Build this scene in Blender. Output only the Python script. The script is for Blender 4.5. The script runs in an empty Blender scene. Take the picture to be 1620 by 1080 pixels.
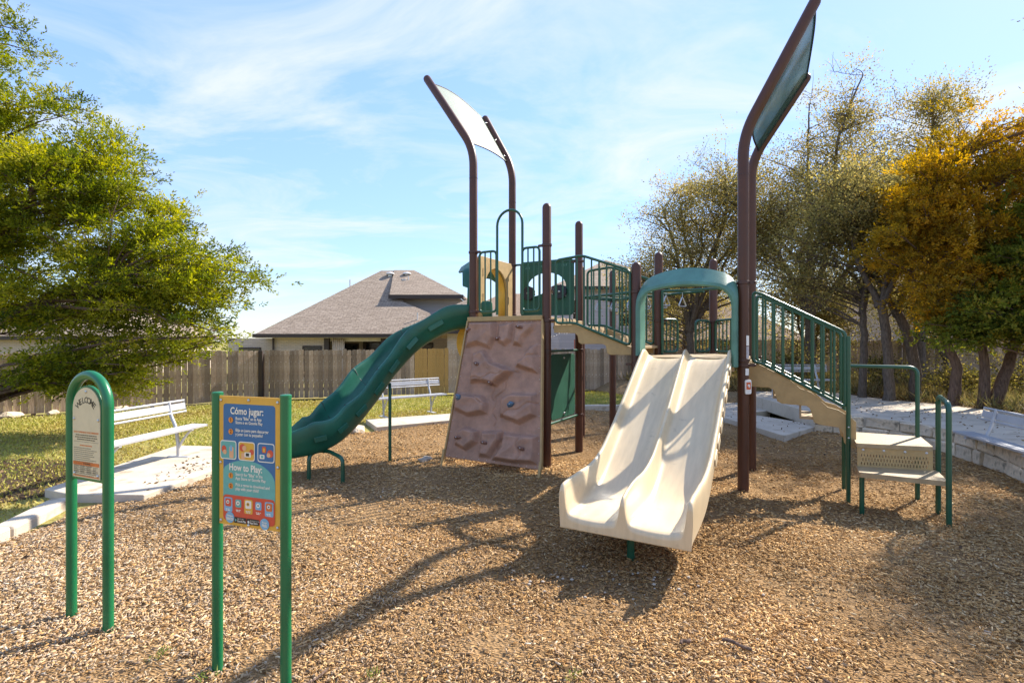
import bpy, bmesh, math, random
import numpy as np
from mathutils import Vector, Matrix, noise
from mathutils.geometry import tessellate_polygon

SC = bpy.context.scene
COL = SC.collection
R = math.radians

# ------------------------------------------------------------------ camera, sky, sun, exposure
cam = bpy.data.cameras.new('camera')
cam.sensor_width = 36.0
cam.lens = 18.04
cam.clip_start = 0.05
cam.clip_end = 3000
camo = bpy.data.objects.new('camera', cam)
COL.objects.link(camo)
camo.location = (0, 0, 1.8)
camo.rotation_euler = (R(90), 0, 0)
SC.camera = camo

SUN_DIR = Vector((0.93, 0.68, 1.0)).normalized()
SUN_EL = math.asin(SUN_DIR.z)
SUN_AZ = math.atan2(SUN_DIR.x, SUN_DIR.y)

world = bpy.data.worlds.new('World')
SC.world = world
world.use_nodes = True
wn = world.node_tree.nodes
wl = world.node_tree.links
wn.clear()


def wnode(t, **kw):
    n = wn.new(t)
    for k, v in kw.items():
        setattr(n, k, v)
    return n


w_out = wnode('ShaderNodeOutputWorld')
w_bg = wnode('ShaderNodeBackground')
w_bg.inputs['Strength'].default_value = 0.112
sky = wnode('ShaderNodeTexSky', sky_type='NISHITA')
sky.sun_disc = False
sky.sun_elevation = SUN_EL
sky.sun_rotation = SUN_AZ
sky.altitude = 300
sky.air_density = 0.9
sky.dust_density = 0.2
sky.ozone_density = 1.5
# thin cirrus: noise over the direction projected on a high flat layer
tc = wnode('ShaderNodeTexCoord')
sep = wnode('ShaderNodeSeparateXYZ')
wl.new(tc.outputs['Generated'], sep.inputs[0])
zmax = wnode('ShaderNodeMath', operation='MAXIMUM')
wl.new(sep.outputs['Z'], zmax.inputs[0])
zmax.inputs[1].default_value = 0.0
zadd = wnode('ShaderNodeMath', operation='ADD')
wl.new(zmax.outputs[0], zadd.inputs[0])
zadd.inputs[1].default_value = 0.12
dx = wnode('ShaderNodeMath', operation='DIVIDE')
wl.new(sep.outputs['X'], dx.inputs[0]); wl.new(zadd.outputs[0], dx.inputs[1])
dy = wnode('ShaderNodeMath', operation='DIVIDE')
wl.new(sep.outputs['Y'], dy.inputs[0]); wl.new(zadd.outputs[0], dy.inputs[1])
cmb = wnode('ShaderNodeCombineXYZ')
wl.new(dx.outputs[0], cmb.inputs[0]); wl.new(dy.outputs[0], cmb.inputs[1])
mp = wnode('ShaderNodeMapping')
mp.inputs['Rotation'].default_value = (0, 0, R(24))
mp.inputs['Scale'].default_value = (0.75, 1.25, 1)
mp.inputs['Location'].default_value = (5.2, 3.0, 0)
wl.new(cmb.outputs[0], mp.inputs[0])
n1 = wnode('ShaderNodeTexNoise')
n1.inputs['Scale'].default_value = 1.25
n1.inputs['Detail'].default_value = 9
n1.inputs['Roughness'].default_value = 0.62
n1.inputs['Distortion'].default_value = 0.9
wl.new(mp.outputs[0], n1.inputs['Vector'])
r1 = wnode('ShaderNodeValToRGB')
r1.color_ramp.elements[0].position = 0.44
r1.color_ramp.elements[0].color = (0, 0, 0, 1)
r1.color_ramp.elements[1].position = 0.70
r1.color_ramp.elements[1].color = (1, 1, 1, 1)
wl.new(n1.outputs['Fac'], r1.inputs[0])
cf = wnode('ShaderNodeMath', operation='MULTIPLY')
wl.new(r1.outputs[0], cf.inputs[0])
cf.inputs[1].default_value = 0.8
tint = wnode('ShaderNodeMix', data_type='RGBA', blend_type='MULTIPLY')
tint.inputs[0].default_value = 1.0
# soften the sky's own brightness range (colour kept)
bw = wnode('ShaderNodeRGBToBW')
wl.new(sky.outputs[0], bw.inputs[0])
pw_ = wnode('ShaderNodeMath', operation='POWER')
wl.new(bw.outputs[0], pw_.inputs[0]); pw_.inputs[1].default_value = -0.55
km = wnode('ShaderNodeMath', operation='MULTIPLY')
wl.new(pw_.outputs[0], km.inputs[0]); km.inputs[1].default_value = 1.45
vm = wnode('ShaderNodeVectorMath', operation='SCALE')
wl.new(sky.outputs[0], vm.inputs[0]); wl.new(km.outputs[0], vm.inputs['Scale'])
wl.new(vm.outputs[0], tint.inputs[6])
tint.inputs[7].default_value = (0.88, 0.89, 0.97, 1)
mixc = wnode('ShaderNodeMix', data_type='RGBA')
wl.new(cf.outputs[0], mixc.inputs[0])
wl.new(tint.outputs[2], mixc.inputs[6])
mixc.inputs[7].default_value = (2.55, 2.7, 2.95, 1)
wl.new(mixc.outputs[2], w_bg.inputs['Color'])
wl.new(w_bg.outputs[0], w_out.inputs['Surface'])

sun = bpy.data.lights.new('sun', 'SUN')
sun.energy = 3.1
sun.angle = R(0.55)
sun.color = (1.0, 0.93, 0.82)
suno = bpy.data.objects.new('sun', sun)
COL.objects.link(suno)
suno.rotation_euler = SUN_DIR.to_track_quat('Z', 'Y').to_euler()
suno.location = (20, 15, 30)

vs = SC.view_settings
vs.view_transform = 'Standard'
vs.look = 'None'
vs.exposure = 1.78
vs.gamma = 1.0
vs.use_curve_mapping = False
SC.cycles.max_bounces = 6
SC.cycles.diffuse_bounces = 3
SC.cycles.transparent_max_bounces = 6

# ------------------------------------------------------------------ object helpers


def tag(o, label=None, cat=None, group=None, kind=None):
    if label: o['label'] = label
    if cat: o['category'] = cat
    if group: o['group'] = group
    if kind: o['kind'] = kind
    return o


def thing(name, label, cat, loc=(0, 0, 0), rz=0.0, group=None):
    o = bpy.data.objects.new(name, None)
    o.empty_display_size = 0.2
    COL.objects.link(o)
    o.location = loc
    o.rotation_euler = (0, 0, rz)
    return tag(o, label, cat, group)


def link(name, mesh, parent=None, loc=(0, 0, 0), rot=(0, 0, 0)):
    o = bpy.data.objects.new(name, mesh)
    COL.objects.link(o)
    if parent is not None:
        o.parent = parent
    o.location = loc
    o.rotation_euler = rot
    return o


class MB:
    """Collects shapes; build() links them as ONE mesh object."""

    def __init__(s):
        s.v = []
        s.f = []

    def add(s, vs_, fs):
        b = len(s.v)
        s.v.extend([tuple(p) for p in vs_])
        s.f.extend([tuple(b + i for i in f) for f in fs])
        return s

    def box(s, c, size, m=None):
        x, y, z = [k / 2 for k in size]
        pts = [Vector(p) for p in ((-x, -y, -z), (x, -y, -z), (x, y, -z), (-x, y, -z), (-x, -y, z), (x, -y, z), (x, y, z), (-x, y, z))]
        if m is not None:
            pts = [m @ p for p in pts]
        pts = [p + Vector(c) for p in pts]
        return s.add(pts, [(3, 2, 1, 0), (4, 5, 6, 7), (0, 1, 5, 4), (1, 2, 6, 5), (2, 3, 7, 6), (3, 0, 4, 7)])

    def bx(s, x0, x1, y0, y1, z0, z1):
        return s.box(((x0 + x1) / 2, (y0 + y1) / 2, (z0 + z1) / 2), (abs(x1 - x0), abs(y1 - y0), abs(z1 - z0)))

    def rings(s, rings, caps=True, closed=True):
        n = len(rings[0])
        vs_ = [p for r in rings for p in r]
        fs = []
        for i in range(len(rings) - 1):
            for j in range(n if closed else n - 1):
                k = (j + 1) % n
                fs.append((i * n + j, i * n + k, (i + 1) * n + k, (i + 1) * n + j))
        if caps:
            fs.append(tuple(range(n - 1, -1, -1)))
            fs.append(tuple((len(rings) - 1) * n + j for j in range(n)))
        return s.add(vs_, fs)

    def tube(s, pts, r, n=10, dome=False):
        pts = [Vector(p) for p in pts]
        m = len(pts)
        rr = r if isinstance(r, (list, tuple)) else [r] * m
        t0 = (pts[1] - pts[0]).normalized()
        up = Vector((0, 0, 1)) if abs(t0.z) < 0.9 else Vector((1, 0, 0))
        a = t0.cross(up).normalized()
        rings = []
        for i, p in enumerate(pts):
            if i == 0: t = pts[1] - p
            elif i == m - 1: t = p - pts[i - 1]
            else: t = (pts[i + 1] - p).normalized() + (p - pts[i - 1]).normalized()
            t.normalize()
            a = (a - t * a.dot(t)).normalized()
            b = t.cross(a)
            rings.append([p + (a * math.cos(2 * math.pi * k / n) + b * math.sin(2 * math.pi * k / n)) * rr[i] for k in range(n)])
        if dome:
            t = (pts[-1] - pts[-2]).normalized()
            b = t.cross(a)
            for q in (30, 58, 80):
                cr, sr = math.cos(R(q)) * rr[-1], math.sin(R(q)) * rr[-1]
                rings.append([pts[-1] + t * sr + (a * math.cos(2 * math.pi * k / n) + b * math.sin(2 * math.pi * k / n)) * cr for k in range(n)])
        return s.rings(rings)

    def plate(s, outer, holes=(), th=0.02, o=(0, 0, 0), u=(1, 0, 0), v=(0, 0, 1)):
        """2D outline (with holes) in plane o + u*a + v*b, thickness th centred on the plane."""
        o, u, v = Vector(o), Vector(u), Vector(v)
        n = u.cross(v).normalized()
        loops = [list(outer)] + [list(h) for h in holes]
        flat = [p for l in loops for p in l]
        tris = tessellate_polygon([[Vector((p[0], p[1], 0)) for p in l] for l in loops])
        N = len(flat)
        vs_ = [o + u * p[0] + v * p[1] + n * th / 2 for p in flat] + [o + u * p[0] + v * p[1] - n * th / 2 for p in flat]
        fs = [tuple(t) for t in tris] + [tuple(i + N for i in reversed(t)) for t in tris]
        b = 0
        for l in loops:
            m = len(l)
            for i in range(m):
                j = (i + 1) % m
                fs.append((b + i, b + j, b + j + N, b + i + N))
            b += m
        return s.add(vs_, fs)

    def ball(s, c, r, n=10, m=7, sc=(1, 1, 1)):
        c = Vector(c)
        rings = []
        for i in range(1, m):
            ph = math.pi * i / m
            rings.append([c + Vector((math.sin(ph) * math.cos(2 * math.pi * k / n) * r * sc[0], math.sin(ph) * math.sin(2 * math.pi * k / n) * r * sc[1], -math.cos(ph) * r * sc[2])) for k in range(n)])
        return s.rings(rings)

    def build(s, name, mat, parent=None, smooth=40, bevel=0, bseg=2, solid=0, recalc=True):
        me = bpy.data.meshes.new(name)
        me.from_pydata(s.v, [], s.f)
        if recalc:
            bm = bmesh.new()
            bm.from_mesh(me)
            bmesh.ops.recalc_face_normals(bm, faces=bm.faces)
            bm.to_mesh(me)
            bm.free()
        for m in (mat if isinstance(mat, (list, tuple)) else [mat]):
            me.materials.append(m)
        if smooth:
            me.polygons.foreach_set('use_smooth', [True] * len(me.polygons))
            me.set_sharp_from_angle(angle=R(smooth))
        o = link(name, me, parent)
        if solid:
            md = o.modifiers.new('thickness', 'SOLIDIFY'); md.thickness = solid; md.offset = 0
        if bevel:
            md = o.modifiers.new('bevel', 'BEVEL'); md.width = bevel; md.segments = bseg; md.limit_method = 'ANGLE'; md.angle_limit = R(40)
        return o


def fillet(pts, r, n=6, closed=False):
    """Round the corners of a polyline."""
    pts = [Vector(p) for p in pts]
    out = []
    m = len(pts)
    for i, p in enumerate(pts):
        if not closed and i in (0, m - 1):
            out.append(p); continue
        a, b = pts[i - 1], pts[(i + 1) % m]
        da, db = (a - p), (b - p)
        rr = min(r, da.length * 0.49, db.length * 0.49)
        p0, p1 = p + da.normalized() * rr, p + db.normalized() * rr
        for k in range(n + 1):
            t = k / n
            out.append(p0 * (1 - t) ** 2 + p * 2 * t * (1 - t) + p1 * t * t)
    return out


def fillet2(pts, r, n=5):
    return [(p.x, p.y) for p in fillet([(a, b, 0) for a, b in pts], r, n, True)]


def catmull(pts, n=8):
    P = [Vector(p) for p in pts]
    P = [P[0] * 2 - P[1]] + P + [P[-1] * 2 - P[-2]]
    out = []
    for i in range(1, len(P) - 2):
        a, b, c, d = P[i - 1:i + 3]
        for k in range(n):
            t = k / n
            out.append(0.5 * ((2 * b) + (c - a) * t + (2 * a - 5 * b + 4 * c - d) * t * t + (3 * b - a - 3 * c + d) * t ** 3))
    out.append(P[-2])
    return out


# ------------------------------------------------------------------ materials


def new_mat(name):
    m = bpy.data.materials.new(name)
    m.use_nodes = True
    nt = m.node_tree
    return m, nt, nt.nodes, nt.links, nt.nodes['Principled BSDF']


def paint(name, col, rough=0.5, metal=0.0, var=0.12, scale=6.0, bump=0.0, bscale=60.0, spec=0.5, speck=None, coords='Object', stretch=(1, 1, 1), rand=0.0, var_col=None, detail=5):
    """Procedural surface: base colour drifting with noise, fine speckle, fine bump."""
    m, nt, N, L, P = new_mat(name)
    tcn = N.new('ShaderNodeTexCoord')
    mpn = N.new('ShaderNodeMapping')
    mpn.inputs['Scale'].default_value = stretch
    L.new(tcn.outputs[coords], mpn.inputs[0])
    nz = N.new('ShaderNodeTexNoise')
    nz.inputs['Scale'].default_value = scale
    nz.inputs['Detail'].default_value = detail
    nz.inputs['Roughness'].default_value = 0.6
    L.new(mpn.outputs[0], nz.inputs['Vector'])
    rp = N.new('ShaderNodeValToRGB')
    lo = [c * (1 - var) for c in col]
    hi = [min(1, c * (1 + var)) for c in col]
    if var_col:
        lo, hi = col, var_col
    rp.color_ramp.elements[0].position = 0.32
    rp.color_ramp.elements[1].position = 0.68
    rp.color_ramp.elements[0].color = (*lo, 1)
    rp.color_ramp.elements[1].color = (*hi, 1)
    L.new(nz.outputs['Fac'], rp.inputs[0])
    out = rp.outputs[0]
    if speck:
        nz2 = N.new('ShaderNodeTexNoise')
        nz2.inputs['Scale'].default_value = speck[1]
        nz2.inputs['Detail'].default_value = 2
        L.new(tcn.outputs[coords], nz2.inputs['Vector'])
        r2 = N.new('ShaderNodeValToRGB')
        r2.color_ramp.elements[0].position = speck[2]
        r2.color_ramp.elements[1].position = min(1, speck[2] + 0.12)
        L.new(nz2.outputs['Fac'], r2.inputs[0])
        mx = N.new('ShaderNodeMix'); mx.data_type = 'RGBA'
        L.new(r2.outputs[0], mx.inputs[0])
        L.new(out, mx.inputs[6])
        mx.inputs[7].default_value = (*speck[0], 1)
        out = mx.outputs[2]
    if rand:
        oi = N.new('ShaderNodeObjectInfo')
        mr = N.new('ShaderNodeMapRange')
        mr.inputs['To Min'].default_value = 1 - rand
        mr.inputs['To Max'].default_value = 1 + rand
        L.new(oi.outputs['Random'], mr.inputs['Value'])
        mx = N.new('ShaderNodeMix'); mx.data_type = 'RGBA'; mx.blend_type = 'MULTIPLY'
        mx.inputs[0].default_value = 1
        L.new(out, mx.inputs[6]); L.new(mr.outputs[0], mx.inputs[7])
        out = mx.outputs[2]
    L.new(out, P.inputs['Base Color'])
    rr = N.new('ShaderNodeMapRange')
    rr.inputs['To Min'].default_value = max(0.03, rough - 0.08)
    rr.inputs['To Max'].default_value = min(1, rough + 0.1)
    L.new(nz.outputs['Fac'], rr.inputs['Value'])
    L.new(rr.outputs[0], P.inputs['Roughness'])
    P.inputs['Metallic'].default_value = metal
    P.inputs['Specular IOR Level'].default_value = spec
    if bump:
        nb = N.new('ShaderNodeTexNoise')
        nb.inputs['Scale'].default_value = bscale
        nb.inputs['Detail'].default_value = 4
        L.new(mpn.outputs[0], nb.inputs['Vector'])
        bn = N.new('ShaderNodeBump')
        bn.inputs['Strength'].default_value = bump
        bn.inputs['Distance'].default_value = 0.02
        L.new(nb.outputs['Fac'], bn.inputs['Height'])
        L.new(bn.outputs[0], P.inputs['Normal'])
    return m


def tinted(name, rough=0.7, trans=0.0, spec=0.3, bump=0.0):
    """Colour from the point attribute 'tint'; leaves let some light through."""
    m, nt, N, L, P = new_mat(name)
    at = N.new('ShaderNodeAttribute')
    at.attribute_name = 'tint'
    L.new(at.outputs['Color'], P.inputs['Base Color'])
    P.inputs['Roughness'].default_value = rough
    P.inputs['Specular IOR Level'].default_value = spec
    if trans:
        tr = N.new('ShaderNodeBsdfTranslucent')
        hs = N.new('ShaderNodeHueSaturation')
        hs.inputs['Saturation'].default_value = 1.15
        hs.inputs['Value'].default_value = 1.35
        L.new(at.outputs['Color'], hs.inputs['Color'])
        L.new(hs.outputs[0], tr.inputs['Color'])
        ms = N.new('ShaderNodeMixShader')
        ms.inputs[0].default_value = trans
        L.new(P.outputs[0], ms.inputs[1]); L.new(tr.outputs[0], ms.inputs[2])
        L.new(ms.outputs[0], N['Material Output'].inputs['Surface'])
    return m


M = {}
M['brown_post'] = paint('brown_powder_coat', (0.078, 0.029, 0.016), 0.42, 0.0, 0.15, 3, 0.05, 150, 0.4)
M['brown_dark'] = paint('brown_clamp_coat', (0.060, 0.021, 0.015), 0.4, 0.0, 0.12, 8, 0.05, 150)
M['green_metal'] = paint('green_powder_coat', (0.006, 0.072, 0.038), 0.32, 0.0, 0.15, 5, 0.04, 150, 0.6)
M['green_sign'] = paint('sign_green_coat', (0.006, 0.135, 0.048), 0.3, 0.0, 0.12, 4, 0.04, 120, 0.6, ((0.10, 0.30, 0.16), 120, 0.70))
M['green_plastic'] = paint('green_moulded_plastic', (0.011, 0.105, 0.066), 0.36, 0.0, 0.22, 3, 0.08, 120, 0.5, ((0.05, 0.19, 0.14), 160, 0.70))
M['green_panel'] = paint('green_sheet_plastic', (0.008, 0.078, 0.045), 0.5, 0.0, 0.15, 6, 0.1, 160)
M['hood'] = paint('hood_faded_green', (0.085, 0.21, 0.165), 0.45, 0.0, 0.18, 4, 0.08, 140, 0.5, ((0.16, 0.28, 0.25), 110, 0.68))
M['beige'] = paint('beige_moulded_plastic', (0.63, 0.495, 0.31), 0.34, 0.0, 0.10, 2.2, 0.05, 60, 0.5, ((0.47, 0.37, 0.24), 9, 0.66), stretch=(7, 1, 1), detail=9)
M['tan'] = paint('tan_sheet_plastic', (0.42, 0.285, 0.125), 0.55, 0.0, 0.12, 9, 0.12, 220, 0.4, ((0.30, 0.19, 0.08), 260, 0.64))
M['deck'] = paint('tan_coated_deck', (0.36, 0.26, 0.14), 0.6, 0.0, 0.15, 12, 0.2, 180)
M['yellow'] = paint('yellow_moulded_plastic', (0.80, 0.47, 0.07), 0.45, 0.0, 0.08, 5, 0.05, 120)
M['rock'] = paint('brown_rock_plastic', (0.37, 0.215, 0.15), 0.62, 0.0, 0.2, 7, 0.35, 130, 0.35, ((0.24, 0.13, 0.09), 210, 0.63))
M['hold'] = paint('hold_speckled', (0.20, 0.10, 0.07), 0.6, 0.0, 0.4, 40, 0.4, 90)
M['hold_blue'] = paint('hold_blue', (0.09, 0.16, 0.24), 0.55, 0.0, 0.4, 40, 0.4, 90)
M['steel'] = paint('brushed_steel', (0.55, 0.55, 0.55), 0.35, 0.9, 0.1, 30)
M['alu'] = paint('anodised_aluminium', (0.47, 0.47, 0.48), 0.45, 0.3, 0.06, 5, 0.03, 200, 0.5)
M['black'] = paint('black_plastic', (0.012, 0.012, 0.022), 0.45, 0.0, 0.2, 20, 0.1, 120)
M['concrete'] = paint('pale_concrete', (0.52, 0.445, 0.35), 0.9, 0.0, 0.14, 2.2, 0.25, 70, 0.2, ((0.37, 0.30, 0.22), 4.5, 0.60), detail=9)
M['limestone'] = paint('cream_limestone', (0.66, 0.535, 0.385), 0.9, 0.0, 0.22, 5, 0.8, 22, 0.2, ((0.27, 0.23, 0.17), 6, 0.60), rand=0.14, detail=9)
M['mortar'] = paint('wall_mortar', (0.44, 0.39, 0.31), 0.95, 0.0, 0.2, 9, 0.3, 60, 0.1)
M['picket'] = paint('weathered_cedar', (0.27, 0.18, 0.118), 0.85, 0.0, 0.3, 7, 0.5, 40, 0.2, ((0.60, 0.52, 0.43), 16, 0.60), stretch=(16, 16, 0.5), rand=0.42, detail=9, var_col=(0.53, 0.41, 0.295))
M['picket_new'] = paint('fresh_pine', (0.50, 0.30, 0.10), 0.8, 0.0, 0.2, 12, 0.3, 50, 0.2, ((0.32, 0.17, 0.05), 26, 0.62), stretch=(9, 9, 0.9), rand=0.14, detail=7)
M['bark_cedar'] = paint('cedar_bark', (0.145, 0.098, 0.074), 0.95, 0.0, 0.4, 10, 0.9, 26, 0.1, stretch=(3, 3, 0.6))
M['bark_oak'] = paint('oak_bark', (0.135, 0.105, 0.082), 0.95, 0.0, 0.4, 12, 0.9, 30, 0.1, stretch=(3, 3, 0.8))
M['leaf'] = tinted('leaf_scales', 0.75, 0.5, 0.1)
M['chip'] = tinted('wood_chip', 0.9, 0.0, 0.15)
M['grass'] = tinted('grass_blade', 0.7, 0.25)
M['white'] = paint('white_sheet', (0.82, 0.80, 0.76), 0.5, 0.0, 0.04, 10)
M['glass'] = paint('window_glass', (0.018, 0.020, 0.024), 0.06, 0.0, 0.3, 0.7, 0, 1, 0.9)
M['frame_dark'] = paint('dark_trim', (0.040, 0.026, 0.022), 0.55, 0.0, 0.15, 6)
M['frame_light'] = paint('pale_trim', (0.62, 0.56, 0.48), 0.6, 0.0, 0.08, 6)
M['curtain'] = paint('porch_curtain', (0.66, 0.56, 0.47), 0.9, 0.0, 0.06, 8)
M['vent'] = paint('vent_metal', (0.58, 0.57, 0.55), 0.5, 0.3, 0.1, 8)


def shingle(name, c1, c2):
    m, nt, N, L, P = new_mat(name)
    tcn = N.new('ShaderNodeTexCoord')
    bk = N.new('ShaderNodeTexBrick')
    bk.inputs['Scale'].default_value = 1.0
    bk.inputs['Brick Width'].default_value = 0.30
    bk.inputs['Row Height'].default_value = 0.14
    bk.inputs['Mortar Size'].default_value = 0.008
    bk.inputs['Bias'].default_value = 0.0
    bk.inputs['Color1'].default_value = (*c1, 1)
    bk.inputs['Color2'].default_value = (*c2, 1)
    bk.inputs['Mortar'].default_value = (*[c * 0.62 for c in c1], 1)
    L.new(tcn.outputs['UV'], bk.inputs['Vector'])
    nz = N.new('ShaderNodeTexNoise')
    nz.inputs['Scale'].default_value = 9
    nz.inputs['Detail'].default_value = 8
    L.new(tcn.outputs['UV'], nz.inputs['Vector'])
    mr = N.new('ShaderNodeMapRange')
    mr.inputs['From Min'].default_value = 0.3; mr.inputs['From Max'].default_value = 0.7
    mr.inputs['To Min'].default_value = 0.72; mr.inputs['To Max'].default_value = 1.25
    L.new(nz.outputs['Fac'], mr.inputs['Value'])
    mx = N.new('ShaderNodeMix'); mx.data_type = 'RGBA'; mx.blend_type = 'MULTIPLY'; mx.inputs[0].default_value = 1
    L.new(bk.outputs['Color'], mx.inputs[6]); L.new(mr.outputs[0], mx.inputs[7])
    L.new(mx.outputs[2], P.inputs['Base Color'])
    P.inputs['Roughness'].default_value = 0.95
    P.inputs['Specular IOR Level'].default_value = 0.15
    bp = N.new('ShaderNodeBump'); bp.inputs['Strength'].default_value = 0.5; bp.inputs['Distance'].default_value = 0.02
    L.new(bk.outputs['Fac'], bp.inputs['Height']); bp.invert = True
    L.new(bp.outputs[0], P.inputs['Normal'])
    return m


def siding(name, col, row=0.2, brick=False):
    m, nt, N, L, P = new_mat(name)
    tcn = N.new('ShaderNodeTexCoord')
    bk = N.new('ShaderNodeTexBrick')
    bk.inputs['Scale'].default_value = 1.0
    bk.inputs['Brick Width'].default_value = 0.22 if brick else 3.6
    bk.inputs['Row Height'].default_value = 0.075 if brick else row
    bk.inputs['Mortar Size'].default_value = 0.009
    bk.inputs['Color1'].default_value = (*col, 1)
    bk.inputs['Color2'].default_value = (*[c * 0.86 for c in col], 1)
    bk.inputs['Mortar'].default_value = (*[c * 0.72 for c in col], 1)
    L.new(tcn.outputs['UV'], bk.inputs['Vector'])
    L.new(bk.outputs['Color'], P.inputs['Base Color'])
    P.inputs['Roughness'].default_value = 0.85
    bp = N.new('ShaderNodeBump'); bp.inputs['Strength'].default_value = 0.6; bp.inputs['Distance'].default_value = 0.02
    bp.invert = True
    L.new(bk.outputs['Fac'], bp.inputs['Height']); L.new(bp.outputs[0], P.inputs['Normal'])
    return m


M['shingle'] = shingle('tan_shingles', (0.27, 0.208, 0.155), (0.355, 0.28, 0.213))
M['shingle_warm'] = shingle('warm_shingles', (0.30, 0.21, 0.145), (0.36, 0.26, 0.185))
M['siding'] = siding('pale_siding', (0.50, 0.47, 0.46))
M['brickpale'] = siding('pale_brick', (0.60, 0.50, 0.41), brick=True)
M['brickpink'] = siding('pinkish_brick', (0.50, 0.36, 0.29), brick=True)
M['limewall'] = siding('cream_stone_wall', (0.58, 0.50, 0.42), brick=True)


def uv_planar(o):
    """UV in metres along each face: u horizontal, v up the slope."""
    me = o.data
    uv = me.uv_layers.new(name='UVMap')
    for p in me.polygons:
        n = p.normal
        u = Vector((0, 0, 1)).cross(n)
        u = u.normalized() if u.length > 1e-4 else Vector((1, 0, 0))
        v = n.cross(u)
        for li in p.loop_indices:
            c = me.vertices[me.loops[li].vertex_index].co
            uv.data[li].uv = (c.dot(u), c.dot(v))


def np_mesh(name, verts, faces4, mat, tint=None, smooth=False):
    """Fast mesh from numpy quads (or tris)."""
    me = bpy.data.meshes.new(name)
    nv, nf, k = len(verts), len(faces4), faces4.shape[1]
    me.vertices.add(nv)
    me.vertices.foreach_set('co', verts.astype(np.float32).ravel())
    me.loops.add(nf * k)
    me.loops.foreach_set('vertex_index', faces4.astype(np.int32).ravel())
    me.polygons.add(nf)
    me.polygons.foreach_set('loop_start', np.arange(0, nf * k, k, dtype=np.int32))
    if smooth:
        me.polygons.foreach_set('use_smooth', [True] * nf)
    me.update(calc_edges=True)
    if tint is not None:
        at = me.attributes.new('tint', 'FLOAT_COLOR', 'POINT')
        c = np.ones((nv, 4), dtype=np.float32)
        c[:, :3] = tint
        at.data.foreach_set('color', c.ravel())
    me.materials.append(mat)
    return me


def in_poly(P, poly):
    x, y = P[:, 0], P[:, 1]
    inside = np.zeros(len(P), bool)
    n = len(poly)
    for i in range(n):
        x0, y0 = poly[i]; x1, y1 = poly[(i + 1) % n]
        c = ((y0 > y) != (y1 > y)) & (x < (x1 - x0) * (y - y0) / ((y1 - y0) + 1e-12) + x0)
        inside ^= c
    return inside
# ------------------------------------------------------------------ ground
RNG = np.random.default_rng(11)
random.seed(5)

BED = [(-4.55, -5.0), (-4.55, 3.6), (-4.62, 4.7), (-4.85, 5.62), (-4.1, 5.72), (-3.98, 7.0), (-4.25, 8.25), (-3.75, 9.35), (-2.85, 10.25),
       (-1.4, 11.45), (0.0, 12.5), (1.4, 13.35), (2.8, 13.5), (3.9, 12.9), (4.55, 12.0), (4.80, 10.9), (4.92, 9.25), (6.28, 10.36),
       (6.75, 9.75), (7.02, 9.0), (7.0, 8.0), (6.78, 7.2), (6.48, 6.5), (6.25, 5.2), (6.3, 3.6), (6.4, -5.0)]


def hz(x, y):
    """gentle lumps of the mulch bed"""
    return 0.022 * np.sin(1.7 * x + 0.6 * y + 1) * np.cos(1.3 * y - 0.5 * x) + 0.012 * np.sin(4.1 * x - 2.3 * y) * np.sin(3.3 * y + 0.7) \
        - 0.055 * np.exp(-((x - .6) ** 2 / .40 + (y - 3.62) ** 2 / .16)) + 0.03 * np.exp(-((x - .45) ** 2 / .6 + (y - 2.95) ** 2 / .05)) \
        - 0.04 * np.exp(-((x + 3.3) ** 2 / .25 + (y - 6.5) ** 2 / .25)) + 0.03 * np.exp(-((x - 2.75) ** 2 + (y - 6.11) ** 2) / .05)


def ground_mat():
    m, nt, N, L, P = new_mat('lawn_soil')
    tcn = N.new('ShaderNodeTexCoord')
    a = N.new('ShaderNodeTexNoise'); a.inputs['Scale'].default_value = 0.55; a.inputs['Detail'].default_value = 8; a.inputs['Roughness'].default_value = 0.65
    b = N.new('ShaderNodeTexNoise'); b.inputs['Scale'].default_value = 22; b.inputs['Detail'].default_value = 6
    L.new(tcn.outputs['Object'], a.inputs['Vector']); L.new(tcn.outputs['Object'], b.inputs['Vector'])
    r = N.new('ShaderNodeValToRGB')
    e = r.color_ramp.elements
    e[0].position = 0.30; e[0].color = (0.22, 0.165, 0.07, 1)
    e[1].position = 0.72; e[1].color = (0.33, 0.29, 0.09, 1)
    x = e.new(0.5); x.color = (0.28, 0.24, 0.075, 1)
    L.new(a.outputs['Fac'], r.inputs[0])
    mr = N.new('ShaderNodeMapRange'); mr.inputs['From Min'].default_value = 0.3; mr.inputs['From Max'].default_value = 0.7
    mr.inputs['To Min'].default_value = 0.65; mr.inputs['To Max'].default_value = 1.3
    L.new(b.outputs['Fac'], mr.inputs['Value'])
    mx = N.new('ShaderNodeMix'); mx.data_type = 'RGBA'; mx.blend_type = 'MULTIPLY'; mx.inputs[0].default_value = 1
    L.new(r.outputs[0], mx.inputs[6]); L.new(mr.outputs[0], mx.inputs[7])
    L.new(mx.outputs[2], P.inputs['Base Color'])
    P.inputs['Roughness'].default_value = 1; P.inputs['Specular IOR Level'].default_value = 0.1
    bp = N.new('ShaderNodeBump'); bp.inputs['Strength'].default_value = 0.8; bp.inputs['Distance'].default_value = 0.03
    L.new(b.outputs['Fac'], bp.inputs['Height']); L.new(bp.outputs[0], P.inputs['Normal'])
    return m


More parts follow.
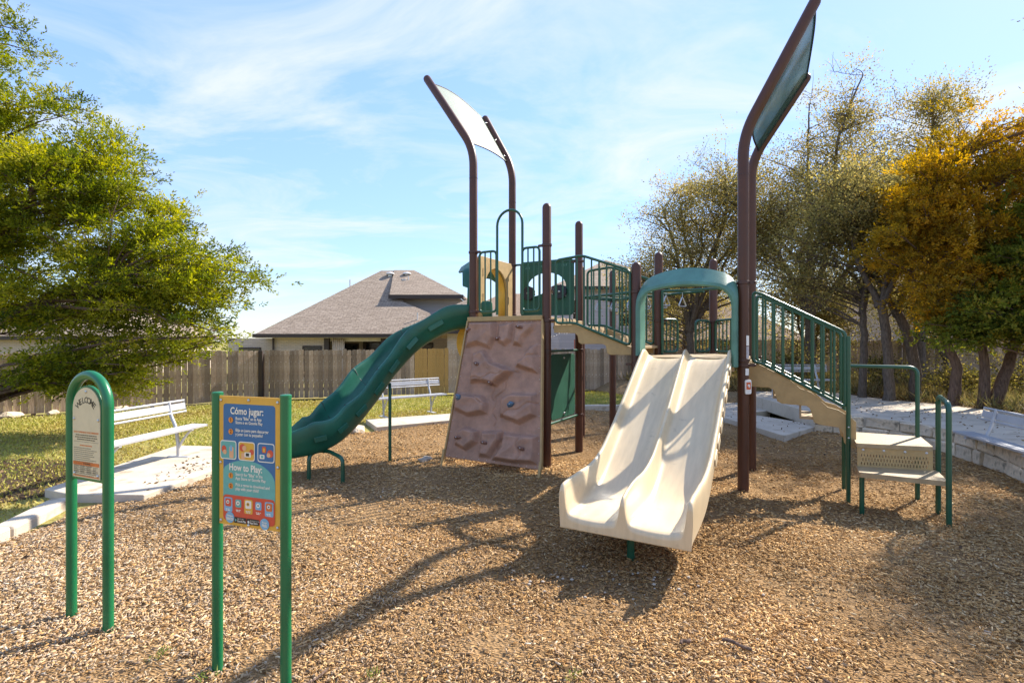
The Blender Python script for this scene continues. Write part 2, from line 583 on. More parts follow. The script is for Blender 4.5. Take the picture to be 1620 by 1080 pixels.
def soil(name, c1, c2, scale=30):
    m, nt, N, L, P = new_mat(name)
    tcn = N.new('ShaderNodeTexCoord')
    v = N.new('ShaderNodeTexVoronoi'); v.inputs['Scale'].default_value = scale
    mpn = N.new('ShaderNodeMapping'); mpn.inputs['Scale'].default_value = (1, 2.2, 1); mpn.inputs['Rotation'].default_value = (0, 0, 0.6)
    L.new(tcn.outputs['Object'], mpn.inputs[0]); L.new(mpn.outputs[0], v.inputs['Vector'])
    sp = N.new('ShaderNodeSeparateColor'); L.new(v.outputs['Color'], sp.inputs[0])
    a = N.new('ShaderNodeTexNoise'); a.inputs['Scale'].default_value = 1.2; a.inputs['Detail'].default_value = 6
    L.new(tcn.outputs['Object'], a.inputs['Vector'])
    ad = N.new('ShaderNodeMath'); ad.operation = 'MULTIPLY_ADD'; ad.inputs[1].default_value = 0.6; ad.use_clamp = True
    L.new(sp.outputs[0], ad.inputs[0])
    sb = N.new('ShaderNodeMath'); sb.operation = 'SUBTRACT'; sb.inputs[1].default_value = 0.3
    L.new(a.outputs['Fac'], sb.inputs[0]); L.new(sb.outputs[0], ad.inputs[2])
    mx = N.new('ShaderNodeMix'); mx.data_type = 'RGBA'
    L.new(ad.outputs[0], mx.inputs[0]); mx.inputs[6].default_value = (*c1, 1); mx.inputs[7].default_value = (*c2, 1)
    L.new(mx.outputs[2], P.inputs['Base Color'])
    P.inputs['Roughness'].default_value = 1; P.inputs['Specular IOR Level'].default_value = 0.1
    bp = N.new('ShaderNodeBump'); bp.inputs['Strength'].default_value = 0.9; bp.inputs['Distance'].default_value = 0.02
    L.new(v.outputs['Distance'], bp.inputs['Height']); L.new(bp.outputs[0], P.inputs['Normal'])
    return m


M['lawn'] = ground_mat()
M['mulch'] = soil('mulch_base', (0.17, 0.098, 0.042), (0.42, 0.265, 0.13), 42)
M['litter'] = soil('leaf_litter', (0.14, 0.09, 0.045), (0.38, 0.27, 0.15), 26)
M['darkground'] = soil('dark_ground', (0.028, 0.018, 0.012), (0.12, 0.08, 0.05), 26)


def sheet(name, poly, z, mat, kind='structure', th=None):
    mb = MB()
    if th is None:
        tris = tessellate_polygon([[Vector((p[0], p[1], 0)) for p in poly]])
        mb.add([(p[0], p[1], z) for p in poly], [tuple(t) for t in tris])
        o = mb.build(name, mat, None, smooth=0)
        if o.data.polygons[0].normal.z < 0:
            o.data.flip_normals()
    else:
        mb.plate(poly, th=th, o=(0, 0, z - th / 2), u=(1, 0, 0), v=(0, 1, 0))
        o = mb.build(name, mat, None, smooth=0, bevel=0.012)
    o['kind'] = kind
    return o


def big_ground():
    mb = MB()
    S = 900
    mb.add([(-S, -S, -0.06), (S, -S, -0.06), (S, S, -0.06), (-S, S, -0.06)], [(0, 1, 2, 3)])
    return tag(mb.build('ground', M['lawn'], None, smooth=0), kind='structure')


big_ground()
sheet('lawn', [(-26, -4), (-4.6, -4), (-4.6, 5.6), (-4.2, 8.3), (-2.8, 10.3), (0, 12.6), (2.8, 13.6), (4.5, 12.1), (6, 15), (14, 20), (10, 30), (-26, 30)], -0.012, M['lawn'])
# mulch bed as a softly uneven sheet
xs = np.arange(-4.7, 7.2, 0.12); ys = np.arange(-3, 13.7, 0.12)
GX, GY = np.meshgrid(xs, ys)
GV = np.stack([GX.ravel(), GY.ravel(), (hz(GX, GY) + 0.0).ravel()], 1)
inside = in_poly(GV[:, :2], BED)
nx = len(xs)
idx = np.arange(len(GV)).reshape(GX.shape)
F = np.stack([idx[:-1, :-1], idx[:-1, 1:], idx[1:, 1:], idx[1:, :-1]], -1).reshape(-1, 4)
F = F[inside[F].sum(1) >= 1]
tag(link('mulch_bed', np_mesh('mulch_bed', GV, F, M['mulch'], smooth=True)), kind='structure')
sheet('soil_patch', [(-9.5, 5.4), (-7.6, 5.0), (-6.0, 5.5), (-5.35, 6.1), (-5.5, 7.0), (-6.2, 7.7), (-7.4, 7.9), (-9.3, 7.6), (-10, 6.4)], -0.004, M['darkground'])
sheet('dark_strip', [(-15.3, 9.3), (-7.5, 15.3), (9.1, 20.4), (9.0, 20.95), (-7.7, 15.8), (-15.6, 9.7)], -.006, M['darkground'])  # flat dark-coloured strip along the foot of the board fences
WOODS = [(5.4, 14.6), (8.9, 14.6), (9.2, 12.7), (9.8, 11.4), (10.0, 9.0), (10.2, 6.5), (12, 2), (40, 2), (40, 45), (3, 45), (3.5, 20.2)]
woods = sheet('woodland_floor', WOODS, 0.362, M['litter'])
_w = [(6.7, 14.6), (5.4, 14.6), (3.5, 20.2), (3, 45)]
_o = [(6.7, 14.2), (4.9, 13.9), (2.7, 19.8), (2.2, 45)]
mb = MB()
for i in range(3):
    mb.add([(*_w[i], .362), (*_w[i + 1], .362), (*_o[i + 1], -.03), (*_o[i], -.03)], [(0, 1, 2, 3)])
tag(mb.build('bank', M['litter'], None, smooth=0), kind='structure')


# ---- kerb pieces, slabs, patio
def kerb_run(parent, pts, w, h, mat, gap=0.012, name='kerb_piece'):
    for i in range(len(pts) - 1):
        a, b = Vector((*pts[i], 0)), Vector((*pts[i + 1], 0))
        d = (b - a)
        n = max(1, round(d.length / 1.4))
        for k in range(n):
            p, q = a + d * (k / n), a + d * ((k + 1) / n)
            mid = (p + q) / 2
            mb = MB()
            L_ = (q - p).length + 0.01 - gap
            mb.box((0, 0, h / 2 - 0.06), (L_, w, h + 0.12))
            o = mb.build(name, mat, parent, smooth=0, bevel=0.03)
            o.location = (mid.x, mid.y, random.uniform(-0.008, 0.008))
            o.rotation_euler = (0, 0, math.atan2(d.y, d.x) + random.uniform(-.012, .012))


kb = thing('kerb', None, None); kb['kind'] = 'structure'
kerb_run(kb, [(-4.6, 1.2), (-4.6, 3.6), (-4.68, 4.7), (-4.92, 5.6)], 0.20, 0.11, M['concrete'])
kb2 = thing('kerb', None, None); kb2['kind'] = 'structure'
kerb_run(kb2, [(-4.28, 8.4), (-3.8, 9.35), (-3.02, 10.35)], 0.20, 0.11, M['concrete'])
kb3 = thing('kerb', None, None); kb3['kind'] = 'structure'
kerb_run(kb3, [(-0.6, 12.2), (0.0, 12.6), (1.4, 13.45), (2.8, 13.6), (4.0, 13.0), (4.7, 12.0)], 0.2, 0.14, M['concrete'])

sheet('bench_slab', [(-5.45, 5.98), (-5.0, 5.78), (-4.12, 5.74), (-3.98, 7.0), (-4.22, 8.35), (-5.55, 8.5)], 0.085, M['concrete'], th=0.16)
sheet('bench_slab', [(-2.72, 10.3), (-0.5, 11.75), (-0.9, 12.55), (-3.22, 11.3)], 0.085, M['concrete'], th=0.16)
sheet('pavement', [(4.92, 9.28), (6.26, 10.42), (5.55, 12.1), (4.75, 11.6)], 0.10, M['concrete'], th=0.2)
sheet('pavement', [(4.74, 11.62), (5.54, 12.12), (6.4, 12.7), (6.3, 14.5), (3.9, 14.5), (4.1, 13.2)], 0.102, M['concrete'], th=0.2)
WALL = catmull([(6.02, 10.15, 0), (6.62, 9.72, 0), (7.02, 9.0, 0), (7.03, 8.1, 0), (6.80, 7.2, 0), (6.50, 6.5, 0), (6.2, 5.5, 0), (5.98, 4.4, 0), (5.9, 3.0, 0)], 12)
inner = []
for i, p in enumerate(WALL):
    d_ = (WALL[min(i + 1, len(WALL) - 1)] - WALL[max(0, i - 1)]).normalized()
    inner.append((p.x - d_.y * .06, p.y + d_.x * .06))
# patio slabs behind the wall, cut by an open joint
sheet('patio', inner[0:37] + [(10.05, 8.1), (9.82, 11.4), (9.22, 12.7), (8.92, 14.62), (6.45, 14.62)], 0.375, M['concrete'], th=0.3)
sheet('patio', inner[36:] + [(12.2, 2.0), (10.22, 6.5), (10.06, 8.08)], 0.371, M['concrete'], th=0.3)

# ---- dry-laid limestone wall round the bed: every stone its own piece
wall = thing('stone_wall', 'low curved cream limestone retaining wall beside the mulch on the right', 'wall', (6.8, 8, 0))
acc = [0.0]
for a, b in zip(WALL[:-1], WALL[1:]):
    acc.append(acc[-1] + (b - a).length)


def wall_at(s):
    s = max(0, min(acc[-1] - 1e-4, s))
    for i in range(len(acc) - 1):
        if acc[i + 1] >= s:
            t = (s - acc[i]) / (acc[i + 1] - acc[i])
            p = WALL[i].lerp(WALL[i + 1], t)
            d = (WALL[i + 1] - WALL[i]).normalized()
            return p, d


mb = MB()
core = []
for i in range(0, len(WALL)):
    p = WALL[i]
    d = (WALL[min(i + 1, len(WALL) - 1)] - WALL[max(0, i - 1)]).normalized()
    n = Vector((-d.y, d.x, 0))  # towards the patio when walking from back to front is on the left
    core.append([p + n * 0.045 + Vector((0, 0, -0.1)), p + n * 0.20 + Vector((0, 0, -0.1)), p + n * 0.20 + Vector((0, 0, 0.36)), p + n * 0.045 + Vector((0, 0, 0.36))])
mb.rings(core)
mb.build('mortar_core', M['mortar'], wall, smooth=0).location = (-6.8, -8, 0)


def stone_mesh(L_, D_, H_):
    bm = bmesh.new()
    bmesh.ops.create_cube(bm, size=1)
    for v in bm.verts:
        v.co = Vector((v.co.x * L_, v.co.y * D_, v.co.z * H_))
    bmesh.ops.bevel(bm, geom=list(bm.edges), offset=min(0.016, H_ * .2), segments=1, affect='EDGES')
    for v in bm.verts:
        v.co += Vector([random.uniform(-1, 1) * 0.016 for _ in range(3)])
    me = bpy.data.meshes.new('stone')
    bm.to_mesh(me); bm.free()
    me.materials.append(M['limestone'])
    return me


zc = -0.05
for hc in (0.225, 0.190):
    s = random.uniform(-0.2, 0)
    while s < acc[-1]:
        L_ = random.choice((0.22, 0.30, 0.40, 0.50, 0.62)) * random.uniform(.85, 1.15)
        p, d = wall_at(s + L_ / 2)
        n = Vector((-d.y, d.x, 0))
        o = link('stone', stone_mesh(L_ - 0.018, 0.16, hc - 0.014), wall)
        o.location = p + n * (0.08 + random.uniform(-.012, .012)) + Vector((-6.8, -8, zc + hc / 2))
        o.rotation_euler = (0, 0, math.atan2(d.y, d.x))
        s += L_
    zc += hc


# ---- fences: every picket a part
def picket_mesh(w, h, mat, i):
    c = 0.022
    mb = MB()
    j = lambda a: random.uniform(-a, a)
    mb.plate([(-w / 2, 0), (w / 2, 0), (w / 2 + j(.003), h - c), (w / 2 - c, h), (-w / 2 + c, h), (-w / 2 + j(.003), h - c)], th=0.017)
    me = mb.build('picket_proto', mat, None, smooth=0)
    m = me.data
    bpy.data.objects.remove(me)
    return m


PM = [picket_mesh(w, h, M['picket'], 0) for w, h in ((.138, 1.50), (.134, 1.50), (.14, 1.49), (.126, 1.505), (.137, 1.48))]
PN = [picket_mesh(w, h, M['picket_new'], 0) for w, h in ((.138, 1.52), (.136, 1.53))]


def fence(label, a, b, z0=0.0, hs=1.0, new=(), posts=2.4):
    a, b = Vector((*a, z0)), Vector((*b, z0))
    d = b - a
    f = thing('wooden_fence', label, 'fence', a, math.atan2(d.y, d.x), 'wooden picket fences')
    n = int(d.length / 0.143)
    for i in range(n):
        x = (i + .5) * 0.143
        isn = any(u <= x <= v for u, v in new)
        o = link('picket', random.choice(PN if isn else PM), f)
        if isn: o['label'] = 'fresh yellow pine picket'
        o.location = (x, random.uniform(-.006, .006), random.uniform(-.012, .012) + 0.03)
        o.rotation_euler = (random.uniform(-.006, .006), random.uniform(-.007, .007), random.uniform(-.05, .05))
        o.scale = (1, 1, hs * random.uniform(.99, 1.012))
    for z in (0.3, 0.8, 1.3):
        mb = MB(); mb.bx(0, d.length, 0.014, 0.052, z * hs - .045, z * hs + .045)
        mb.build('rail', M['picket'], f, smooth=0)
    k = int(d.length / posts)
    for i in range(k + 1):
        mb = MB(); mb.bx(i * posts - .045, i * posts + .045, 0.055, 0.145, -.1, 1.42 * hs)
        mb.build('post', M['picket'], f, smooth=0)
    return f


fence('grey board fence on the far left behind the cedar', (-15.5, 9.6), (-7.72, 15.75))
fence('long weathered board fence behind the playground with a patch of fresh yellow boards', (-7.64, 15.82), (9.0, 20.9), new=((4.55, 5.75),))
fence('brown board fence half hidden behind the oak trunks on the right', (9.1, 20.9), (21, 17.0), 0.25, 1.05)
mb = MB()
mb.bx(-.06, .06, -.05, .05, -.05, 1.52)
fp = mb.build('fence_post', M['frame_dark'], None, smooth=0, bevel=.006)
fp.location = (-7.69, 15.72, 0)
tag(fp, 'dark corner post where the two board fences meet', 'post')


# ------------------------------------------------------------------ houses
def quad(name, pts, mat, parent, label=None):
    mb = MB(); mb.add(pts, [tuple(range(len(pts)))])
    o = mb.build(name, mat, parent, smooth=0, recalc=False)
    uv_planar(o)
    if label: o['label'] = label
    return o


def solid_roof(name, poly, mat, parent, th=0.12):
    """Roof face as a slab: top polygon plus a drop of th."""
    n = len(poly)
    vs_ = [Vector(p) for p in poly] + [Vector(p) - Vector((0, 0, th)) for p in poly]
    mb = MB()
    mb.add(vs_, [tuple(range(n)), tuple(range(2 * n - 1, n - 1, -1))] + [(i, (i + 1) % n, (i + 1) % n + n, i + n) for i in range(n)])
    o = mb.build(name, mat, parent, smooth=0)
    uv_planar(o)
    return o


def window(parent, x0, x1, z0, z1, y, trim=0.07, frame=None, bars=1, sub=False, glassmat=None):
    """Window in a wall facing -y."""
    mb = MB()
    mb.bx(x0 - trim, x1 + trim, y - .05, y + .02, z1, z1 + trim)
    mb.bx(x0 - trim, x1 + trim, y - .05, y + .02, z0 - trim, z0)
    mb.bx(x0 - trim, x0, y - .05, y + .02, z0, z1)
    mb.bx(x1, x1 + trim, y - .05, y + .02, z0, z1)
    for k in range(bars):
        zz = z0 + (z1 - z0) * (k + 1) / (bars + 1)
        mb.bx(x0, x1, y - .035, y + .0, zz - .02, zz + .02)
    f = mb.build('window', frame or M['frame_dark'], parent, smooth=0)
    mg = MB(); mg.bx(x0, x1, y - .022, y + .01, z0, z1)
    mg.build('pane', glassmat or M['glass'], f, smooth=0)
    return f


def house_main():
    h = thing('house', 'tan shingled hip roof house with covered porch behind the fence, left of the climbing wall', 'house', (0, 0, 0))
    z = lambda y: 2.15 + .583 * (y - 23.5)
    sh = M['shingle']
    solid_roof('roof', [(-11.75, 23.5, z(23.5)), (-3.4, 23.5, z(23.5)), (-4.05, 25.3, z(25.3)), (-5.6, 26.4, z(26.4)), (-5.73, 30, z(30)), (-7.65, 30, z(30))], sh, h, .1)
    solid_roof('roof', [(-11.75, 36.5, 2.15), (-11.75, 23.5, 2.15), (-7.65, 30, z(30))], sh, h, .1)
    solid_roof('roof', [(-11.75, 36.5, 2.15), (-7.65, 30, z(30)), (-5.73, 30, z(30)), (-2.0, 36.5, 2.15)], sh, h, .1)
    up = solid_roof('upper_roof', [(-6.3, 26.4, 4.19), (-2.55, 26.4, 4.19), (-5.73, 30.02, 5.97), (-6.9, 30.02, 5.97)], sh, h, .1)
    solid_roof('upper_roof', [(-2.55, 26.4, 4.19), (-2.0, 33, 4.0), (-5.73, 30.02, 5.97)], sh, h, .1)
    mb = MB(); mb.bx(-6.35, -2.5, 26.34, 26.42, 4.0, 4.20); mb.bx(-2.62, -2.5, 26.42, 30, 4.0, 4.18)
    mb.build('fascia', M['frame_dark'], h, smooth=0)
    mb = MB(); mb.bx(-5.75, -2.75, 27.1, 32, 2.6, 4.08)
    uv_planar(mb.build('upper_wall', M['siding'], h, smooth=0))
    # lower wing on the right, its roof leaning back towards the porch
    zr = lambda x: 2.42 + .55 * (x + 4.75)
    solid_roof('wing_roof', [(-4.75, 22.6, zr(-4.75)), (-2.0, 25.0, zr(-2.0)), (-2.0, 29, zr(-2.0)), (-4.75, 28, zr(-4.75))], sh, h, .1)
    solid_roof('wing_roof', [(-4.75, 22.6, zr(-4.75)), (.9, 22.6, zr(-4.75)), (-2.0, 25.0, zr(-2.0))], sh, h, .1)
    mb = MB(); mb.bx(-4.82, -4.70, 22.55, 25.2, 2.14, 2.40); mb.bx(-4.70, .95, 22.52, 22.6, 2.14, 2.40)
    mb.build('fascia', M['frame_dark'], h, smooth=0)
    mb = MB(); mb.bx(-2.9, .6, 23.0, 29, -.8, 2.2)
    uv_planar(mb.build('wing_wall', M['brickpale'], h, smooth=0))
    window(h, -2.35, -1.5, .2, 1.45, 23.0)
    mb = MB(); mb.bx(-11.85, -4.84, 23.40, 23.5, 1.98, 2.15); mb.bx(-11.85, -11.75, 23.5, 30, 1.98, 2.15)
    mb.build('gutter', M['frame_dark'], h, smooth=0)
    mb = MB(); mb.bx(-11.75, -4.85, 23.5, 24.1, 1.96, 1.99)
    mb.build('soffit', M['frame_light'], h, smooth=0)
    mb = MB(); mb.bx(-11.2, -8.75, 24.0, 34, -.8, 1.98)
    uv_planar(mb.build('wall', M['brickpale'], h, smooth=0))
    mb = MB(); mb.bx(-8.75, -2.9, 26.2, 34, -.8, 1.98)
    uv_planar(mb.build('porch_wall', M['brickpale'], h, smooth=0))
    mb = MB(); mb.bx(-8.75, -4.85, 24.1, 26.2, 1.80, 1.95)
    mb.build('porch_ceiling', M['frame_light'], h, smooth=0)
    mb = MB(); mb.bx(-8.74, -8.52, 23.85, 24.05, -.8, 1.96)
    mb.build('porch_post', M['frame_dark'], h, smooth=0)
    mb = MB(); mb.bx(-6.1, -5.92, 23.85, 24.05, -.8, 1.96)
    mb.build('porch_post', M['frame_dark'], h, smooth=0)
    mb = MB(); mb.tube([(-11.12, 23.9, 1.98), (-11.12, 23.92, -.6)], .05, 8)
    mb.build('downspout', M['frame_dark'], h)
    # gathered curtain
    rings = []
    for zz in (1.93, 1.2, .4, -.5):
        row = []
        for k in range(31):
            x = -8.42 + .02 * k * (1 - .12 * (1.93 - zz) / 2.4)
            row.append((x, 24.0 + .035 * math.sin(k * 1.35 + zz), zz))
        rings.append(row)
    mb = MB(); mb.rings(rings, caps=False, closed=False)
    mb.build('curtain', M['curtain'], h, smooth=80, solid=.008)
    window(h, -9.72, -8.95, .2, 1.53, 24.0)
    window(h, -8.75, -7.9, .1, 1.62, 26.2, .09)
    window(h, -5.95 - .55, -5.75, .1, 1.65, 26.2, .09)
    window(h, -4.9, -4.1, .1, 1.65, 26.2, .09)
    d = window(h, -7.45, -6.75, -.6, 1.72, 26.2, .14, bars=0)
    d.name = 'porch_door'
    mb = MB(); mb.ball((-7.1, 26.1, .95), .24, 12, 8, (1, .35, 1)); mb.build('wreath', M['green_panel'], h)
    for x, y in ((-6.95, 29.3), (-6.0, 29.3)):
        mb = MB()
        zz = z(y)
        mb.tube([(x, y, zz - .05), (x, y, zz + .10)], .13, 14)
        mb.rings([[(x + math.cos(a) * q, y + math.sin(a) * q, zz + w) for a in [2 * math.pi * k / 16 for k in range(16)]] for q, w in ((.24, .09), (.25, .13), (.17, .2), (.03, .23))])
        mb.build('roof_vent', M['vent'], h)
    for x, y, q, w in ((-6.0, 28.6, .16, .14), (-5.75, 28.5, .03, .36), (-4.55, 24.7, .03, .35), (-8.9, 28.2, .035, .3)):
        mb = MB(); mb.tube([(x, y, z(y) - .05), (x, y, z(y) + w)], q, 10)
        mb.build('vent_pipe', M['vent'], h)
    # low wing on the left
    mb = MB(); mb.bx(-13.6, -11.2, 24.6, 32, -.8, 1.95)
    uv_planar(mb.build('side_wall', M['brickpale'], h, smooth=0))
    window(h, -13.0, -12.1, .2, 1.45, 24.6)


house_main()


def hip_house(label, cx, cy, w, d, zb, ze, zr, rot, wallm, roofm, wins=(), over=.45, gable=False):
    h = thing('house', label, 'house', (cx, cy, zb), rot)
    hw, hd = w / 2, d / 2
    ze -= zb; zr -= zb
    mb = MB(); mb.bx(-hw, hw, -hd, hd, 0, ze - .02)
    uv_planar(mb.build('wall', wallm, h, smooth=0))
    W, D = hw + over, hd + over
    r = (W - D) if W > D else 0
    if gable: r = W
    e = ze - .12
    A, B, C_, E_ = (-W, -D, e), (W, -D, e), (W, D, e), (-W, D, e)
    p, q = (-r, 0, zr), (r, 0, zr)
    solid_roof('roof', [A, B, q, p], roofm, h)
    solid_roof('roof', [C_, E_, p, q], roofm, h)
    if gable:
        for s in (-1, 1):
            quad('gable', [(s * hw, -hd, ze - .05), (s * hw, hd, ze - .05), (s * hw, 0, zr - .12)], wallm, h)
    else:
        solid_roof('roof', [B, C_, q], roofm, h)
        solid_roof('roof', [E_, A, p], roofm, h)
    mb = MB()
    mb.bx(-W, W, -D - .03, -D + .05, e - .2, e - .02); mb.bx(-W - .03, -W + .05, -D, D, e - .2, e - .02); mb.bx(W - .05, W + .03, -D, D, e - .2, e - .02)
    mb.build('fascia', M['frame_dark'], h, smooth=0)
    for x0, x1, z0, z1 in wins:
        window(h, x0, x1, z0 - zb, z1 - zb, -hd, .08, M['frame_light'])
    return h


hip_house('brown roofed house mostly hidden behind the big cedar on the left', -25.5, 31, 9.5, 10, -.6, 2.2, 5.0, .1, M['brickpale'], M['shingle'], ((-2, -1, .4, 1.6), (1.5, 2.4, .4, 1.6)))
hip_house('distant tan hip roof seen through the railings of the high deck', .1, 44, 12, 10, -.6, 3.0, 5.9, 0, M['brickpink'], M['shingle_warm'], ((-3, -2, 1, 2.3), (2, 3, 1, 2.3)))
hip_house('two storey pale sided house behind the sloping bridge rails', 6.2, 34, 7.4, 8, -.3, 5.1, 7.2, .06, M['siding'], M['shingle'], ((-2.9, -2.2, 2.7, 4.2), (-.2, .55, 2.7, 4.2), (-.2, .55, .6, 2.0), (2.0, 2.8, 2.7, 4.2)))
hip_house('single storey house with warm tan roof seen through the green arch', 10.9, 30, 7.5, 8, -.3, 2.0, 5.0, -.08, M['brickpink'], M['shingle_warm'], ((-2, -1, .5, 1.6),))
hip_house('pinkish stone house glimpsed between the tree trunks at far right', 23.5, 27, 11, 8, .1, 4.4, 6.8, -.35, M['limewall'], M['shingle_warm'], ((-3, -2, 2.4, 3.8), (-.5, .6, 2.4, 3.8), (2.4, 3.5, 2.4, 3.8)))

# patio lights on the house yard beyond the fence
sl = thing('string_lights', 'string of white bulbs hanging above the fence behind the bridge', 'string lights', (2.0, 24, 2.2))
mb = MB()
path = [(-.45 + .06 * k, 0, -.10 * math.sin(math.pi * ((k % 12) / 12.0)) - .1 + .012 * k) for k in range(37)]
mb.tube(path, .008, 5)
mb.build('cable', M['black'], sl)
for k in range(1, 37, 2):
    mb = MB(); mb.ball((path[k][0], 0, path[k][2] - .03), .028, 8, 6)
    mb.build('bulb', M['white'], sl)
mb = MB(); mb.bx(-.05, .05, -.05, .05, -.4, 2.1)
M['redwood'] = paint('red_stained_post', (0.30, 0.07, 0.035), 0.7, 0, .2, 8)
pp = mb.build('garden_post', M['redwood'], None, smooth=0)
pp.location = (3.0, 24.3, -.2)
tag(pp, 'short red stained timber post beyond the fence under the string lights', 'post')
# ------------------------------------------------------------------ the play structure (one bolted thing), local axes: x along the front, y away from the slides
PS = thing('play_structure', 'brown and green playground structure with slides, climbing wall and two raised shade panels', 'playground', (-0.6, 7.97, 0), math.atan2(-.484, .875))
ZU, ZL = 2.16, 1.60
PR = 0.0635


def post(x, y, top, bend=None, z0=-.1, clamps=()):
    mb = MB()
    if bend:
        dxx, dz = bend
        L_ = math.hypot(dxx, dz)
        pts = fillet([(x, y, z0), (x, y, top), (x + dxx, y, top + dz)], 0.27, 9)
        mb.tube(pts, PR, 20, dome=True)
    else:
        mb.tube([(x, y, z0), (x, y, 0.6), (x, y, top)], PR, 20, dome=True)
    o = mb.build('post', M['brown_post'], PS, smooth=35)
    for zc_, ang in clamps:
        mb = MB()
        a = R(ang)
        ring = lambda r, z: [(x + math.cos(2 * math.pi * k / 20) * r, y + math.sin(2 * math.pi * k / 20) * r, z) for k in range(20)]
        mb.rings([ring(PR + .002, zc_ - .02), ring(PR + .011, zc_ - .016), ring(PR + .011, zc_ + .016), ring(PR + .002, zc_ + .02)])
        c = Vector((x + math.cos(a) * (PR + .03), y + math.sin(a) * (PR + .03), zc_))
        mb.box(c, (.05, .03, .034), Matrix.Rotation(a, 3, 'Z'))
        mb.ball(c + Vector((math.cos(a) * .03, math.sin(a) * .03, 0)), .019, 8, 6)
        mb.build('clamp', M['brown_dark'], o, smooth=50)
    return o


post(0, 0, 4.79, (-.90, 1.30), clamps=((3.18, 0), (2.26, 0), (2.05, 90)))
post(0, 1.25, 4.86, (-.56, .98), clamps=((3.14, 0), (2.26, 180)))
post(1.255, 0, 3.72, clamps=((3.18, 180), (2.10, 0), (1.66, 90)))
post(1.255, 1.25, 3.72, clamps=((3.12, 180), (1.66, -90), (.60, -90)))
post(2.55, 0, 2.78, clamps=((2.45, 0), (1.50, 180)))
post(2.55, 1.25, 3.10, clamps=((2.62, 60), (2.12, 0)))
post(3.834, 0, 4.25, (.735, 1.355), clamps=((2.50, 0), (1.58, 180), (1.52, 0)))
post(3.834, 1.25, 4.33, (.665, 1.0), clamps=((2.42, 0), (1.58, 0)))
post(3.19, 2.34, 3.10, clamps=((2.12, 180), (2.10, 0)))
post(1.196, 3.21, 3.15, clamps=((2.62, 150),))
post(0.874, 2.346, 3.15, clamps=((2.62, 150),))
# splice lines on the tall canopy posts
for x, y, z in ((0, 0, 4.33), (0, 1.25, 4.25), (3.834, 0, 3.78), (3.834, 1.25, 3.75)):
    mb = MB()
    ring = lambda r, q: [(x + math.cos(2 * math.pi * k / 20) * r, y + math.sin(2 * math.pi * k / 20) * r, q) for k in range(20)]
    mb.rings([ring(PR + .0025, z - .004), ring(PR + .0025, z + .004)])
    mb.build('splice_collar', M['brown_dark'], PS, smooth=50)


def translucent(name, col, alpha, rough):
    m, nt, N, L, P = new_mat(name)
    P.inputs['Base Color'].default_value = (*col, 1)
    P.inputs['Roughness'].default_value = rough
    tr = N.new('ShaderNodeBsdfTranslucent'); tr.inputs['Color'].default_value = (*col, 1)
    tp = N.new('ShaderNodeBsdfTransparent'); tp.inputs['Color'].default_value = (0.80, 0.88, 0.84, 1)
    m1 = N.new('ShaderNodeMixShader'); m1.inputs[0].default_value = 0.5
    L.new(P.outputs[0], m1.inputs[1]); L.new(tr.outputs[0], m1.inputs[2])
    m2 = N.new('ShaderNodeMixShader'); m2.inputs[0].default_value = alpha
    tcn = N.new('ShaderNodeTexCoord')
    nz = N.new('ShaderNodeTexNoise'); nz.inputs['Scale'].default_value = 2.5; nz.inputs['Detail'].default_value = 7
    L.new(tcn.outputs['Object'], nz.inputs['Vector'])
    mr = N.new('ShaderNodeMapRange'); mr.inputs['From Min'].default_value = .3; mr.inputs['From Max'].default_value = .7
    mr.inputs['To Min'].default_value = max(0, alpha - .1); mr.inputs['To Max'].default_value = min(1, alpha + .1)
    L.new(nz.outputs['Fac'], mr.inputs['Value']); L.new(mr.outputs[0], m2.inputs[0])
    L.new(tp.outputs[0], m2.inputs[1]); L.new(m1.outputs[0], m2.inputs[2])
    L.new(m2.outputs[0], N['Material Output'].inputs['Surface'])
    return m


M['shade_pale'] = translucent('pale_shade_sheet', (0.66, 0.70, 0.62), 0.82, 0.4)
M['shade_green'] = translucent('green_tinted_shade_sheet', (0.07, 0.13, 0.105), 0.70, 0.12)


def canopy(x, zb0, zb1, l0, l1, mat, y0=0.0, y1=1.25, label=None):
    """Curved sheet between the leaning tops of two posts; l = (dx, dz)."""
    A0, A1 = Vector((x, y0, zb0)), Vector((x, y1, zb1))
    D0, D1 = Vector((l0[0], 0, l0[1])), Vector((l1[0], 0, l1[1]))
    nn = Vector((-D0.z, 0, D0.x)).normalized()
    if nn.z < 0: nn = -nn
    NU, NV = 14, 20
    g = []
    for i in range(NU + 1):
        u = i / NU
        row = []
        for j in range(NV + 1):
            v = .12 + .86 * j / NV
            k = v + .10 * math.sin(math.pi * u) * (j / NV) ** 2
            p = (A0 + D0 * k).lerp(A1 + D1 * k, u)
            p += nn * (-.02 + .04 * math.sin(math.pi * u))
            row.append(p)
        g.append(row)
    # keep clear of the tubes
    mb = MB()
    mb.rings([r for r in g], caps=False, closed=False)
    c = mb.build('shade_panel', mat, PS, smooth=80, solid=.008)
    if label: c['label'] = label
    for ed in ([r[0] for r in g], [r[-1] for r in g]):
        mb = MB(); mb.tube(ed, .011, 6); mb.build('panel_edge', M['black'], c)
    for q in (.18, .5, .85):
        for (A, D, s) in ((A0, D0, 1), (A1, D1, -1)):
            mb = MB(); mb.ball(A + D * q + Vector((0, s * .085, 0)) + nn * .012, .016, 8, 6); mb.build('bolt', M['steel'], c)
    return c


canopy(0, 4.79, 4.86, (-.90, 1.30), (-.56, .98), M['shade_pale'], .05, 1.2, 'pale see through shade panel')
canopy(3.834, 4.25, 4.33, (.735, 1.355), (.665, 1.0), M['shade_green'], .05, 1.2, 'green tinted shade panel')

